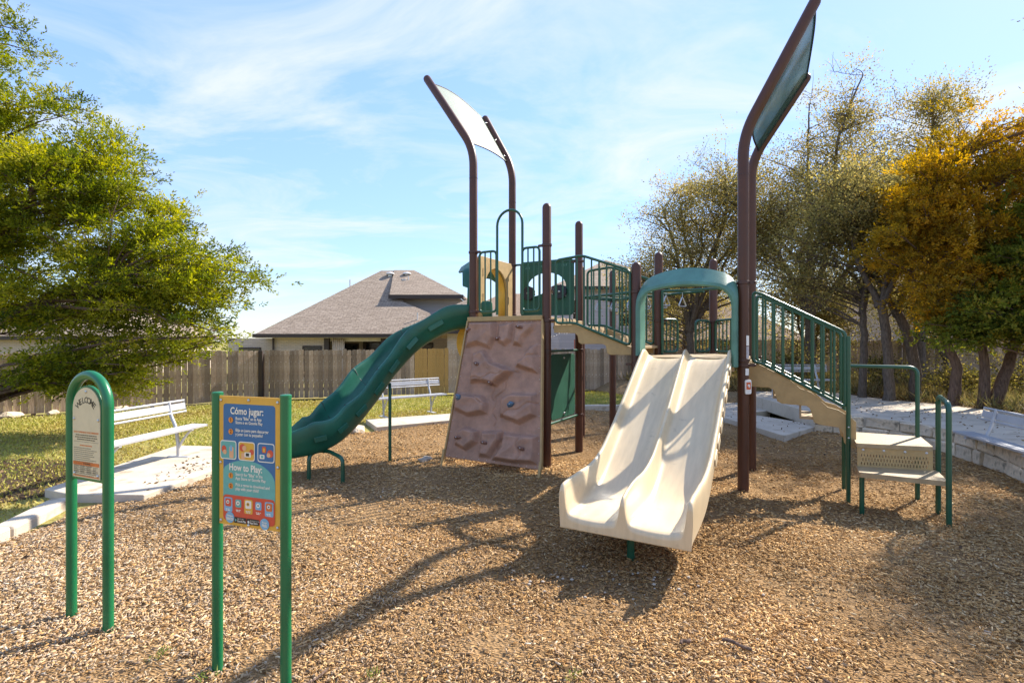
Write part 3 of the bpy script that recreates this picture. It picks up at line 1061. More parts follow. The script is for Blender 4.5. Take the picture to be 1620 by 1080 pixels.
# decks
mb = MB(); mb.bx(0.0, 1.255, .0, 1.25, ZU - .045, ZU); mb.build('deck', M['deck'], PS, bevel=.006)
mb = MB(); mb.plate([(2.55, .0), (3.834, .0), (3.834, 1.25), (3.19, 2.34), (2.55, 1.25)], th=.045, o=(0, 0, ZL - .0225), u=(1, 0, 0), v=(0, 1, 0)); mb.build('deck', M['deck'], PS, bevel=.006)


def railing(pts_top, pts_bot, n, r=.019, rb=.0125, ends=True, name='railing', inset=(0.04, 0.04), loop=0.07, mat=None):
    """Closed loop frame from top line to bottom line with n balusters (sub-parts)."""
    mat = mat or M['green_metal']
    mb = MB()
    loop_pts = [Vector(p) for p in pts_top] + [Vector(p) for p in reversed(pts_bot)]
    fp_ = fillet(loop_pts, loop, 5, closed=True)
    mb.tube(fp_ + [fp_[0], fp_[1]], r, 10)
    o = mb.build(name, mat, PS, smooth=50)

    def at(pts, t):
        pts = [Vector(p) for p in pts]
        ls = [(b - a).xy.length for a, b in zip(pts[:-1], pts[1:])]
        s = t * sum(ls)
        for a, b, l in zip(pts[:-1], pts[1:], ls):
            if s <= l + 1e-6: return a.lerp(b, s / l)
            s -= l
        return pts[-1]
    me = None
    for k in range(n):
        t = (k + 1) / (n + 1)
        mb = MB(); mb.tube([at(pts_bot, t), at(pts_top, t)], rb, 8)
        mb.build('baluster', mat, o, smooth=60)
    return o


# high deck front guard with the hoop above the climbing wall
railing([(.115, 0, 3.17), (.415, 0, 3.17)], [(.115, 0, 2.25), (.415, 0, 2.25)], 2, .018)
railing([(.86, 0, 3.17), (1.14, 0, 3.17)], [(.86, 0, 2.25), (1.14, 0, 2.25)], 2, .018)
mb = MB()
hp = [(.43, 0, 2.2), (.43, 0, 3.42)] + [(.645 - .215 * math.cos(a), 0, 3.54 + .22 * math.sin(a)) for a in [math.pi * k / 14 for k in range(15)]] + [(.86, 0, 3.42), (.86, 0, 2.2)]
mb.tube(hp, .019, 10)
mb.build('entry_hoop', M['green_metal'], PS, smooth=60)

# sloping bridge of shallow steps between the decks
tl = [(1.40, -.01, 2.95), (1.80, -.01, 2.985), (2.47, -.01, 2.735)]
bl = [(1.40, -.01, 2.06), (1.68, -.01, 2.06), (2.47, -.01, 1.745)]
for y in (-.01, 1.26):
    railing([(a, y, c) for a, _, c in tl], [(a, y, c) for a, _, c in bl], 9, name='bridge_railing')
for y in (0.03, 1.22):
    mb = MB()
    ol = [(1.36, 2.03), (1.68, 2.035), (1.9, 1.95), (2.48, 1.725), (2.48, 1.62), (2.19, 1.62), (2.15, 1.64), (2.13, 1.74), (2.09, 1.765), (1.77, 1.765), (1.735, 1.79), (1.72, 1.88), (1.68, 1.915), (1.36, 1.925)]
    mb.plate(ol, th=.03, o=(0, y, 0))
    mb.build('bridge_stringer', M['tan'], PS, smooth=30, bevel=.004)
for k, (x0, zz) in enumerate(((1.33, 2.02), (1.73, 1.88), (2.13, 1.74))):
    mb = MB(); mb.bx(x0, x0 + .42, .05, 1.2, zz - .04, zz); mb.bx(x0 + .01, x0 + .03, .05, 1.2, zz, zz + .11)
    mb.build('bridge_step', M['deck'], PS, bevel=.005)

# gear play panel on the back of the high deck
ap = [(.30, 2.55), (.30, 2.72)] + [(.665 - .365 * math.cos(a), 2.72 + .25 * math.sin(a)) for a in [math.pi * k / 14 for k in range(1, 14)]] + [(1.03, 2.72), (1.03, 2.55), (.78, 2.60), (.665, 2.66), (.55, 2.60)]
mb = MB(); mb.plate(fillet2([(.16, 2.24), (1.17, 2.24), (1.17, 3.18), (.16, 3.18)], .08), [ap], .02, (0, 1.25, 0))
gp = mb.build('gear_panel', M['green_panel'], PS, smooth=30, bevel=.003)
for x, z_ in ((.345, 2.63), (.93, 2.63)):
    rings = []
    for yy, rr in ((1.235, .115), (1.225, .125), (1.195, .125), (1.185, .115)):
        rings.append([(x + math.cos(2 * math.pi * k / 48) * (rr - (.008 if k % 4 < 2 else 0)), yy, z_ + math.sin(2 * math.pi * k / 48) * (rr - (.008 if k % 4 < 2 else 0))) for k in range(48)])
    mb = MB(); mb.rings(rings); w = mb.build('gear_wheel', M['black'], gp, smooth=30)
    mb = MB(); mb.ball((x, 1.18, z_), .022, 10, 7); mb.build('hub_bolt', M['steel'], gp)
mb = MB(); mb.tube([(.05, 1.25, 3.14), (1.2, 1.25, 3.14)], .019, 10); mb.build('panel_rail', M['green_metal'], PS)
for a, b in (((.27, 3.08), (.36, 3.11)), ((.55, 3.1), (.62, 3.12)), ((.95, 3.09), (1.06, 3.1))):
    mb = MB()
    for k in range(4):
        x = a[0] + (b[0] - a[0]) * k / 4
        mb.bx(x, x + .012, 1.236, 1.2395, a[1] - .03, a[1] - .005 + .01 * (k % 2))
    mb.build('embossed_mark', M['hood'], gp, smooth=0)

# tan arched panel over the curved slide with its yellow lining and green hood
arch = lambda w, z0, z1, zt: [(-w, z0), (-w, z1)] + [(-w * math.cos(a), z1 + (zt - z1) * math.sin(a)) for a in [math.pi * k / 14 for k in range(1, 14)]] + [(w, z1), (w, z0)]
outer = [(-.55, 2.18), (-.55, 3.08), (-.50, 3.15), (.50, 3.15), (.55, 3.08), (.55, 2.18)]
hole = arch(.36, 2.18, 2.62, 3.0)
mb = MB(); mb.plate(outer[:5] + [outer[5]] + list(reversed(hole)), th=.035, o=(0.03, .62, 0), u=(0, 1, 0))
tp = mb.build('arch_panel', M['tan'], PS, smooth=30, bevel=.004)
for z_ in (2.5, 2.9):
    for y in (.21, 1.03):
        mb = MB(); mb.tube([(.047, y, z_ - .06), (.047, y, z_ + .06)], .01, 6); mb.build('moulded_groove', M['tan'], tp)
rings = []
for x, w, zt in ((.0, .365, 3.0), (-.08, .38, 3.02), (-.15, .40, 3.03)):
    rings.append([(x, .62 + a, b) for a, b in arch(w, 2.2, 2.62, zt)])
mb = MB(); mb.rings(rings, caps=False, closed=False)
mb.build('arch_lining', M['yellow'], PS, smooth=60, solid=.012)
rings = []
for i, (x, w, zt) in enumerate(((-.01, .45, 3.10), (-.12, .47, 3.13), (-.24, .50, 3.16), (-.36, .54, 3.12), (-.45, .57, 3.06))):
    row = []
    ar = arch(w, 2.2, 2.62, zt)
    for j, (a, b) in enumerate(ar):
        t = j / (len(ar) - 1)
        wob = .045 * math.sin(t * 34) * (i / 4)
        row.append((x * (.35 + .85 * math.sin(math.pi * t) ** 2) + wob, .62 + a * (1 + wob * .6), b + wob * .8))
    rings.append(row)
mb = MB(); mb.rings(rings, caps=False, closed=False)
mb.build('slide_hood', M['green_plastic'], PS, smooth=80, solid=.03, bevel=0)
# yellow bubble bracket below the slide mouth
circ = [(-.16 + .34 * math.cos(a), 1.78 + .36 * math.sin(a)) for a in [2 * math.pi * k / 28 for k in range(28)]]
t1 = [(-.38, 1.84), (-.20, 1.84), (-.24, 2.0)]
t2 = [(-.40, 1.74), (-.22, 1.76), (-.22, 1.56)]
t3 = [(-.12, 1.84), (.06, 1.80), (-.08, 2.02)]
mb = MB(); mb.plate(circ, [t1, t2, t3], .03, (0, .27, 0))
mb.build('yellow_disc_panel', M['yellow'], PS, smooth=30, bevel=.004)


# ---- climbing wall
def seg_sd(P, poly):
    """signed distance (inside positive) of points to polygon"""
    d = np.full(len(P), 1e9)
    n = len(poly)
    for i in range(n):
        a = np.array(poly[i]); b = np.array(poly[(i + 1) % n])
        ab = b - a
        t = np.clip(((P - a) @ ab) / (ab @ ab), 0, 1)
        d = np.minimum(d, np.linalg.norm(P - (a + t[:, None] * ab), axis=1))
    s = in_poly(P, poly)
    return np.where(s, d, -d)


NU, NV = 150, 210
TLp, TRp, BRp, BLp = [np.array(p, float) for p in ((293, 365), (635, 362), (610, 1027), (190, 970))]
U, V = np.meshgrid(np.linspace(0, 1, NU), np.linspace(0, 1, NV))
u, v = U.ravel(), V.ravel()
# drawing coordinates of the wall face (its own 2D layout)
D2 = (TLp * ((1 - u) * (1 - v))[:, None] + TRp * (u * (1 - v))[:, None] + BRp * (u * v)[:, None] + BLp * ((1 - u) * v)[:, None])
ROCKS = [
    ([(300, 372), (432, 372), (430, 450), (402, 500), (345, 480), (278, 492)], .075, (.3, -.5)),
    ([(440, 384), (512, 372), (500, 460), (470, 488), (434, 466)], .060, (.2, .3)),
    ([(520, 378), (612, 372), (602, 410), (560, 450), (545, 490), (505, 482)], .062, (-.4, .2)),
    ([(318, 520), (372, 500), (420, 562), (512, 600), (432, 672), (360, 650), (306, 655)], .095, (.5, .2)),
    ([(515, 580), (580, 492), (616, 480), (613, 615), (560, 600)], .075, (-.5, .2)),
    ([(236, 692), (370, 710), (394, 742), (388, 790), (300, 800), (232, 770)], .080, (.1, -.4)),
    ([(455, 722), (500, 700), (606, 705), (602, 802), (530, 837), (444, 802)], .085, (-.2, -.3)),
    ([(250, 862), (290, 845), (352, 860), (345, 912), (290, 947), (238, 920)], .080, (.2, -.3)),
    ([(365, 862), (458, 862), (452, 905), (400, 978), (348, 972)], .075, (.3, -.2)),
    ([(462, 870), (606, 885), (598, 1004), (500, 1000), (405, 985), (450, 930)], .080, (-.2, -.1)),
]
H = np.zeros(len(u))
for poly, h, (gx, gy) in ROCKS:
    sd = seg_sd(D2, poly)
    e = np.clip((sd + 4) / 22, 0, 1)
    e = e * e * (3 - 2 * e)
    c = np.mean(poly, axis=0)
    til = ((D2[:, 0] - c[0]) / 90 * gx + (D2[:, 1] - c[1]) / 90 * gy)
    # facets inside the boulder
    fac = np.abs(np.sin(D2[:, 0] * .022 + D2[:, 1] * .031 + c[0])) * .25
    H = np.maximum(H, e * h * 1.35 * (1 + .5 * til - fac * np.clip(sd / 40, 0, 1)))
nz_ = np.array([noise.noise(Vector((a * 5, b * 7, 1.3))) * .006 + noise.noise(Vector((a * 19, b * 26, 7.7))) * .003 for a, b in zip(u, v)])
# cracks
for (x0, y0), (x1, y1) in (((410, 690), (420, 850)), ((300, 700), (380, 745)), ((460, 800), (600, 740)), ((530, 880), (530, 1000)), ((460, 870), (430, 960)), ((540, 560), (610, 520)), ((320, 640), (520, 600)), ((480, 640), (420, 740))):
    a = np.array((x0, y0), float); b = np.array((x1, y1), float)
    wob = np.stack([np.sin(D2[:, 1] * .09) * 7, np.sin(D2[:, 0] * .08) * 7], 1)
    t = np.clip(((D2 + wob - a) @ (b - a)) / ((b - a) @ (b - a)), 0, 1)
    d = np.linalg.norm(D2 + wob - (a + t[:, None] * (b - a)), axis=1)
    H -= .02 * np.exp(-(d / 3.4) ** 2)
H = H + nz_
edge = np.minimum(np.minimum(u, 1 - u), np.minimum(v, 1 - v))
H *= np.clip(edge / .03, 0, 1)
CW = [Vector(p) for p in ((-.035, -.075, 2.115), (1.215, -.075, 2.115), (1.455, -.62, .115), (-.085, -.62, .125))]


def wall_pt(a, b, h=0):
    p = CW[0] * ((1 - a) * (1 - b)) + CW[1] * (a * (1 - b)) + CW[2] * (a * b) + CW[3] * ((1 - a) * b)
    return p + Vector((0, -.965, .263)) * h


C4 = [np.array(p) for p in CW]
W3 = C4[0] * ((1 - u) * (1 - v))[:, None] + C4[1] * (u * (1 - v))[:, None] + C4[2] * (u * v)[:, None] + C4[3] * ((1 - u) * v)[:, None]
W3 = W3 + np.array((0, -.965, .263)) * H[:, None]
ii = np.arange(NU * NV).reshape(NV, NU)
FF = np.stack([ii[:-1, :-1], ii[1:, :-1], ii[1:, 1:], ii[:-1, 1:]], -1).reshape(-1, 4)
cw = link('climbing_wall', np_mesh('climbing_wall', W3, FF, M['rock'], smooth=True), PS)
md = cw.modifiers.new('thickness', 'SOLIDIFY'); md.thickness = .02; md.offset = -1
# tan edge strips, cap board and legs
for a0 in (0.0, 1.0):
    mb = MB()
    s = -1 if a0 == 0 else 1
    rr = []
    for b in np.linspace(0, 1, 8):
        p = wall_pt(a0, b)
        x = s * .012
        rr.append([p + Vector((0, .03, 0)), p + Vector((x * 2, .03, 0)), p + Vector((x * 2, -.022, .006)), p + Vector((0, -.022, .006))])
    mb.rings(rr)
    mb.build('edge_strip', M['tan'], cw, smooth=0)
mb = MB(); mb.bx(-.045, 1.225, -.105, -.03, 2.105, 2.175); mb.build('cap_board', M['tan'], cw, bevel=.006)
for a0, dx_ in ((.0, -.02), (1.0, .0)):
    p = wall_pt(a0, 1)
    mb = MB(); mb.box(p + Vector((dx_, -.03, -.04)), (.035, .045, .30), Matrix.Rotation(-.26, 3, 'X')); mb.build('foot_leg', M['tan'], cw, bevel=.004)


def d2_to_uv(x, y):
    a, b = .5, .5
    for _ in range(25):
        P_ = TLp * (1 - a) * (1 - b) + TRp * a * (1 - b) + BRp * a * b + BLp * (1 - a) * b
        e = np.array((x, y)) - P_
        Ju = (TRp - TLp) * (1 - b) + (BRp - BLp) * b
        Jv = (BLp - TLp) * (1 - a) + (BRp - TRp) * a
        da, db = np.linalg.solve(np.stack([Ju, Jv], 1), e)
        a += da; b += db
    return a, b


Hg = H.reshape(NV, NU)
for k, (x, y, blue) in enumerate(((305, 415, 0), (445, 455, 0), (545, 405, 0), (352, 573, 0), (415, 658, 0), (268, 720, 1), (505, 755, 1), (265, 893, 0), (385, 915, 0), (545, 940, 0))):
    a, b = d2_to_uv(x, y)
    h = Hg[int(np.clip(b, 0, 1) * (NV - 1)), int(np.clip(a, 0, 1) * (NU - 1))]
    c = wall_pt(a, b, h + .012)
    mb = MB()
    sz = .052 if blue else .042
    rings = []
    n = 12
    for q, w in ((-.018, 1.0), (.006, 1.05), (.024, .72), (.031, .3)):
        row = []
        for i in range(n):
            an = 2 * math.pi * i / n
            rr = sz * w * (1 + .28 * math.sin(2 * an + k) + .14 * math.sin(5 * an + 2 * k))
            row.append(c + Vector((math.cos(an) * rr, -.965 * q - .263 * math.sin(an) * rr * .7, .263 * q + math.sin(an) * rr * .75)))
        rings.append(row)
    mb.rings(rings)
    ho = mb.build('hand_hold', M['hold_blue' if blue else 'hold'], cw, smooth=60)
    if blue: ho['label'] = 'blue hand hold'
    mb = MB(); mb.ball(c + Vector((0, -.032, .008)), .009, 8, 6); mb.build('bolt', M['steel'], cw)
mb = MB()
for a0 in (.018, .982):
    for b in np.linspace(.02, .98, 13):
        mb.ball(wall_pt(a0, b, .004), .006, 6, 4)
for a0 in np.linspace(.05, .95, 12):
    mb.ball(wall_pt(a0, .015, .004), .006, 6, 4); mb.ball(wall_pt(a0, .985, .004), .006, 6, 4)
mb.build('rivets', M['steel'], cw, smooth=60)['kind'] = 'stuff'

# panel hung under the high deck with its two rails
mb = MB(); mb.plate(fillet2([(.14, .64), (1.05, .64), (1.05, 1.61), (.14, 1.61)], .08), th=.018, o=(1.255, 0, 0), u=(0, 1, 0))
lp = mb.build('lower_panel', M['green_panel'], PS, smooth=30, bevel=.004)
for z_ in (.70, 1.55):
    mb = MB(); mb.ball((1.243, .60, z_), .018, 8, 6); mb.build('bolt', M['steel'], lp)
    mb = MB(); mb.ball((1.267, .60, z_), .018, 8, 6); mb.build('bolt', M['steel'], lp)
for z_ in (.60, 1.66):
    mb = MB(); mb.tube([(1.255, .06, z_), (1.255, 1.19, z_)], .019, 10); mb.build('panel_rail', M['green_metal'], PS)


# ---- double slide
def slide_double():
    X0, X1, XM = 2.655, 3.725, 3.19
    top = Vector((0, -.02)); 
    prof = catmull([(.06, 1.585, 0), (-.08, 1.57, 0), (-.30, 1.455, 0), (-.8, 1.13, 0), (-1.35, .775, 0), (-1.75, .535, 0), (-2.05, .415, 0), (-2.35, .372, 0), (-2.66, .360, 0), (-2.72, .352, 0), (-2.745, .335, 0), (-2.755, .312, 0)], 7)
    rim = lambda t: np.interp(-t, [-.06, .05, .16, .35, .8, 1.35, 1.75, 2.05, 2.3, 2.6, 2.72, 2.76], [.06, .12, .165, .165, .16, .165, .19, .235, .265, .27, .262, .25])
    ends = {}
    rings = []
    for p in prof:
        y, z_ = p.x, p.y
        h = float(rim(y))
        hm = h * (1.0 if y > -2.45 else max(.8, 1 + (y + 2.45) * .6))
        w = .05
        sect = []
        # outer left wall, rim, inner wall, bed, divider, bed, inner right, rim, outer
        def rimshape(xc, hh, s):
            return [(xc - s * w * .52, hh * .55), (xc - s * w * .50, hh - .02), (xc - s * w * .28, hh - .002), (xc + s * w * .15, hh), (xc + s * w * .42, hh - .018), (xc + s * w * .62, hh * .5)]
        L1 = rimshape(X0 + w / 2, h, 1)
        bed1 = [(X0 + w * 1.35, .045), (X0 + w * 1.9, .012), (X0 + .17, .0), ((X0 + XM) / 2, -.006), (XM - .13, .0), (XM - w * 1.2, .014), (XM - w * .8, .05)]
        dv = [(XM - w * .55, hm * .55), (XM - w * .38, hm - .02), (XM - w * .15, hm - .003), (XM + w * .15, hm - .003), (XM + w * .38, hm - .02), (XM + w * .55, hm * .55)]
        bed2 = [(2 * XM - a, b) for a, b in reversed(bed1)]
        bed2 = [(XM + (XM - a), b) for a, b in reversed(bed1)]
        L2 = [(X0 + X1 - a, b) for a, b in reversed(L1)]
        bed2 = [(X0 + X1 - a, b) for a, b in reversed(bed1)]
        topc = L1 + bed1 + dv + bed2 + L2
        und = [(min(max(a, X0 + .012), X1 - .012), -.058 + (.02 if k in (0, len(topc) - 1) else 0)) for k, (a, b) in enumerate(topc)]
        for a, b in topc + und[::-1]:
            sect.append((a, y, z_ + b))
        rings.append(sect)
    mb = MB(); mb.rings(rings, caps=False)
    nT = len(topc); nS = nT * 2
    lastb = (len(rings) - 1) * nS
    for k in range(nT - 1):
        for b0 in (0, lastb):
            mb.f.append((b0 + k, b0 + k + 1, b0 + nS - 2 - k, b0 + nS - 1 - k))
    o = mb.build('double_slide', M['beige'], PS, smooth=62)
    md = o.modifiers.new('sub', 'SUBSURF'); md.levels = 1; md.render_levels = 1
    # moulded lightening ribs on the outer side
    for sx in (X1 + .004,):
        for k in range(7):
            t = -.35 - .2 * k
            z0 = np.interp(-t, [.08, .3, .8, 1.35, 1.75, 2.05], [1.57, 1.455, 1.13, .775, .535, .415])
            mb = MB(); mb.box((sx, t, z0 + .05), (.014, .15, .10), Matrix.Rotation(.57, 3, 'X')); mb.build('side_rib', M['beige'], o, bevel=.008)
    for x in (X0 + .02, X1 - .02):
        mb = MB(); mb.box((x, -.02, 1.50), (.07, .03, .12)); mb.build('mounting_lug', M['beige'], o, bevel=.008)
    mb = MB(); mb.tube([(3.19, -2.5, -.1), (3.19, -2.5, .30)], .032, 12); mb.box((3.19, -2.5, .285), (.5, .05, .02))
    mb.build('slide_leg', M['green_metal'], PS)
    return o


slide_double()

# green hood over the double slide
def arch_line(x0, x1, zl, zr, zc_, zt, y, rc=.20, n=30):
    """down the left leg, over a shallow arch, down the right leg"""
    N_ = 14
    top = []
    for k in range(1, N_):
        t = k / N_
        top.append((x0 + (x1 - x0) * t, y, zc_ + (zt - zc_) * (1 - (2 * t - 1) ** 2)))
    c0, c1 = Vector((x0, y, zc_ - .01)), Vector((x1, y, zc_ - .01))
    cor = lambda a, p, b: [Vector(a) * (1 - t) ** 2 + p * 2 * t * (1 - t) + Vector(b) * t * t for t in (0, .2, .4, .6, .8, 1)]
    l_ = cor((x0, y, zc_ - rc), c0, top[1]); r_ = cor(top[-2], c1, (x1, y, zc_ - rc))
    return [Vector((x0, y, zl)), Vector((x0, y, (zl + zc_) / 2))] + l_ + [Vector(q) for q in top[2:-2]] + r_ + [Vector((x1, y, (zr + zc_) / 2)), Vector((x1, y, zr))]


prf = [(.03, 2.595, 3.785, 2.56, 2.72, 1), (-.04, 2.595, 3.785, 2.56, 2.715, 1), (-.17, 2.59, 3.79, 2.47, 2.575, 1), (-.215, 2.60, 3.78, 2.43, 2.53, 1), (-.225, 2.63, 3.75, 2.40, 2.495, 1), (-.205, 2.655, 3.725, 2.385, 2.475, 1), (-.05, 2.66, 3.72, 2.46, 2.61, 1), (.03, 2.66, 3.72, 2.48, 2.64, 1)]
rings = [arch_line(a, b, 1.62 if i < 99 else 0, 1.50, zc_, zt, y) for i, (y, a, b, zc_, zt, _) in enumerate(prf)]
mb = MB()
mb.rings([[r[j] for r in rings] for j in range(len(rings[0]))])
hd = mb.build('entry_hood', M['hood'], PS, smooth=28)
for x in (2.56, 3.82):
    mb = MB(); mb.tube([(x, 0, 1.56), (x + (.08 if x < 3 else -.08), -.05, 1.56)], .02, 8); mb.build('hood_bracket', M['green_metal'], hd)
mb = MB(); mb.tube([(2.6, .04, 2.5), (3.78, .04, 2.5)], .019, 10); mb.build('hood_bar', M['green_metal'], hd)

# low deck back railings either side of the ring walk, and the closed edge
def along(p, q, s):
    return (p[0] + (q[0] - p[0]) * s, p[1] + (q[1] - p[1]) * s)


A_, B_, C_ = (2.55, 1.25), (3.19, 2.34), (3.834, 1.25)
def edge_rail(p, q, s0, s1, z0, z1, n):
    a, b = along(p, q, s0), along(p, q, s1)
    railing([(*a, z1), (*b, z1)], [(*a, z0), (*b, z0)], n, .018, .011, loop=.08)
edge_rail(A_, B_, .07, .33, ZL + .04, 2.14, 3)
edge_rail(A_, B_, .66, .93, ZL + .04, 2.14, 3)
edge_rail(B_, C_, .07, .93, ZL + .04, 2.14, 7)
# upright grab bars beside the bridge and the arch
for x, y in ((2.62, 1.18), (3.76, 1.16)):
    mb = MB(); mb.tube([(x, y, ZL), (x, y, 2.56)], .019, 10); mb.build('grab_bar', M['green_metal'], PS)
mb = MB(); mb.tube([(2.6, 1.22, 2.56), (3.79, 1.22, 2.56)], .019, 10); mb.build('grab_bar', M['green_metal'], PS)

# trapeze ring walk behind
bm0, bm1 = Vector((2.87, 1.795, 2.62)), Vector((1.035, 2.78, 2.62))
dirb = (bm1 - bm0).normalized(); prp = Vector((-dirb.y, dirb.x, 0))
for s in (-.42, .42):
    mb = MB(); mb.tube([bm0 + prp * s, bm1 + prp * s], .024, 10); mb.build('overhead_beam', M['green_metal'], PS)
mb = MB(); mb.tube([(1.196, 3.21, 2.62), (.874, 2.346, 2.62)], .024, 10); mb.build('overhead_beam', M['green_metal'], PS)
for k in range(5):
    c = bm0.lerp(bm1, .12 + .19 * k)
    mb = MB(); mb.tube([c - prp * .42, c + prp * .42], .014, 8); mb.build('cross_bar', M['green_metal'], PS)
    for s in (-.2, .2):
        q = c + prp * s
        mb = MB(); mb.tube([q, q - Vector((0, 0, .09))], .006, 6)
        tr_ = fillet([q + Vector((0, 0, -.08)), q + dirb * .0 + prp * .095 + Vector((0, 0, -.24)), q - prp * .095 + Vector((0, 0, -.24))], .03, 4, closed=True)
        mb.tube(tr_ + tr_[:2], .011, 8)
        mb.build('hanging_ring', M['steel'], PS)

# ---- stairs on the right and transfer steps
SY0, SY1 = .20, .83
tl = [(3.93, 2.40), (4.02, 2.375), (4.87, 1.90)]
bl = [(3.93, 1.55), (4.02, 1.54), (4.87, 1.06)]
for y in (SY0, SY1):
    railing([(a, y, b) for a, b in tl], [(a, y, b) for a, b in bl], 8, name='stair_railing', loop=.05)
    mb = MB(); mb.tube([(4.90, y, -.1), (4.90, y, 1.86)], .023, 10); mb.build('stair_post', M['green_metal'], PS)
for y in (SY0 + .03, SY1 - .03):
    up = [(3.86, 1.545), (3.97, 1.535), (4.09, 1.47), (4.17, 1.43), (4.27, 1.40), (4.35, 1.32), (4.43, 1.25), (4.54, 1.21), (4.62, 1.13), (4.70, 1.05), (4.81, 1.02), (4.93, .94), (4.975, .90)]
    dn = [(4.975, .605), (4.90, .61), (4.86, .66), (4.845, .77), (4.81, .825), (4.62, .84), (4.565, .865), (4.545, .97), (4.52, 1.03), (4.49, 1.05), (4.24, 1.06), (4.19, 1.085), (4.165, 1.17), (4.145, 1.22), (4.10, 1.245), (3.86, 1.25)]
    mb = MB(); mb.plate(up + dn, th=.028, o=(0, y, 0))
    mb.build('stair_stringer', M['tan'], PS, smooth=35, bevel=.004)
for x0, zz in ((3.86, 1.375), (4.14, 1.15), (4.42, .925)):
    mb = MB(); mb.bx(x0, x0 + .30, SY0 + .05, SY1 - .05, zz - .035, zz); mb.bx(x0, x0 + .02, SY0 + .05, SY1 - .05, zz, zz + .19)
    mb.build('stair_tread', M['deck'], PS, bevel=.005)
mb = MB(); mb.plate(fillet2([(4.955, -.02), (5.64, .13), (5.645, .80), (4.955, .80)], .03), th=.045, o=(0, 0, .6775), u=(1, 0, 0), v=(0, 1, 0)); mb.build('transfer_seat', M['deck'], PS, bevel=.008)
mb = MB(); mb.plate(fillet2([(4.955, -.315), (5.67, -.315), (5.68, .15), (4.955, .12)], .03), th=.05, o=(0, 0, .425), u=(1, 0, 0), v=(0, 1, 0)); mb.build('transfer_step', M['deck'], PS, bevel=.008)
# slotted riser: strips of sheet between real slots
xs_ = []
W_, Z0_, Z1_ = .66, .45, .655
mb = MB()
cols = 22
rows = [(.0, .02), (.02, .05), (.05, .062), (.062, .095), (.095, .107), (.107, .135), (.135, .205)]
U0 = Vector((4.965, -.0, 0)); U1 = Vector((5.635, .14, 0))
def rq(a0, a1, z0, z1):
    p, q = U0.lerp(U1, a0), U0.lerp(U1, a1)
    mb.add([(p.x, p.y, Z0_ + z0), (q.x, q.y, Z0_ + z0), (q.x, q.y, Z0_ + z1), (p.x, p.y, Z0_ + z1)], [(0, 1, 2, 3)])
for i, (z0, z1) in enumerate(rows):
    if i % 2 == 0:
        rq(0, 1, z0, z1)
    else:
        off = (.5 if i == 3 else 0)
        e = .045
        prev = 0
        for k in range(cols):
            a = .05 + .9 * (k + off * .9) / cols
            rq(prev, a, z0, z1)
            prev = a + .016
        rq(prev, 1, z0, z1)
rs = mb.build('slotted_riser', M['tan'], PS, smooth=0, solid=.010)
for k in range(4):
    p = U0.lerp(U1, .08 + .28 * k)
    mb = MB(); mb.ball((p.x, p.y - .008, .632), .013, 8, 6, (1, .5, 1)); mb.build('bolt', M['vent'], rs)
for x, y, t in ((4.99, -.18, .42), (5.60, .70, .66)):
    mb = MB(); mb.tube([(x, y, -.1), (x, y, t)], .024, 10); mb.build('step_leg', M['green_metal'], PS)
mb = MB(); mb.tube(fillet([(5.685, .165, -.1), (5.685, .165, 1.235), (5.675, -.31, 1.20), (5.675, -.31, -.1)], .10, 6), .024, 12); mb.build('step_handrail', M['green_metal'], PS)
mb = MB(); mb.tube(fillet([(4.90, .83, 1.50), (5.61, .76, 1.50), (5.61, .74, -.1)], .09, 6), .022, 12); mb.build('step_handrail', M['green_metal'], PS)
for z_ in (.72, .84):
    mb = MB(); mb.ball((4.90, .172, z_), .010, 6, 5); mb.build('bolt', M['steel'], PS)

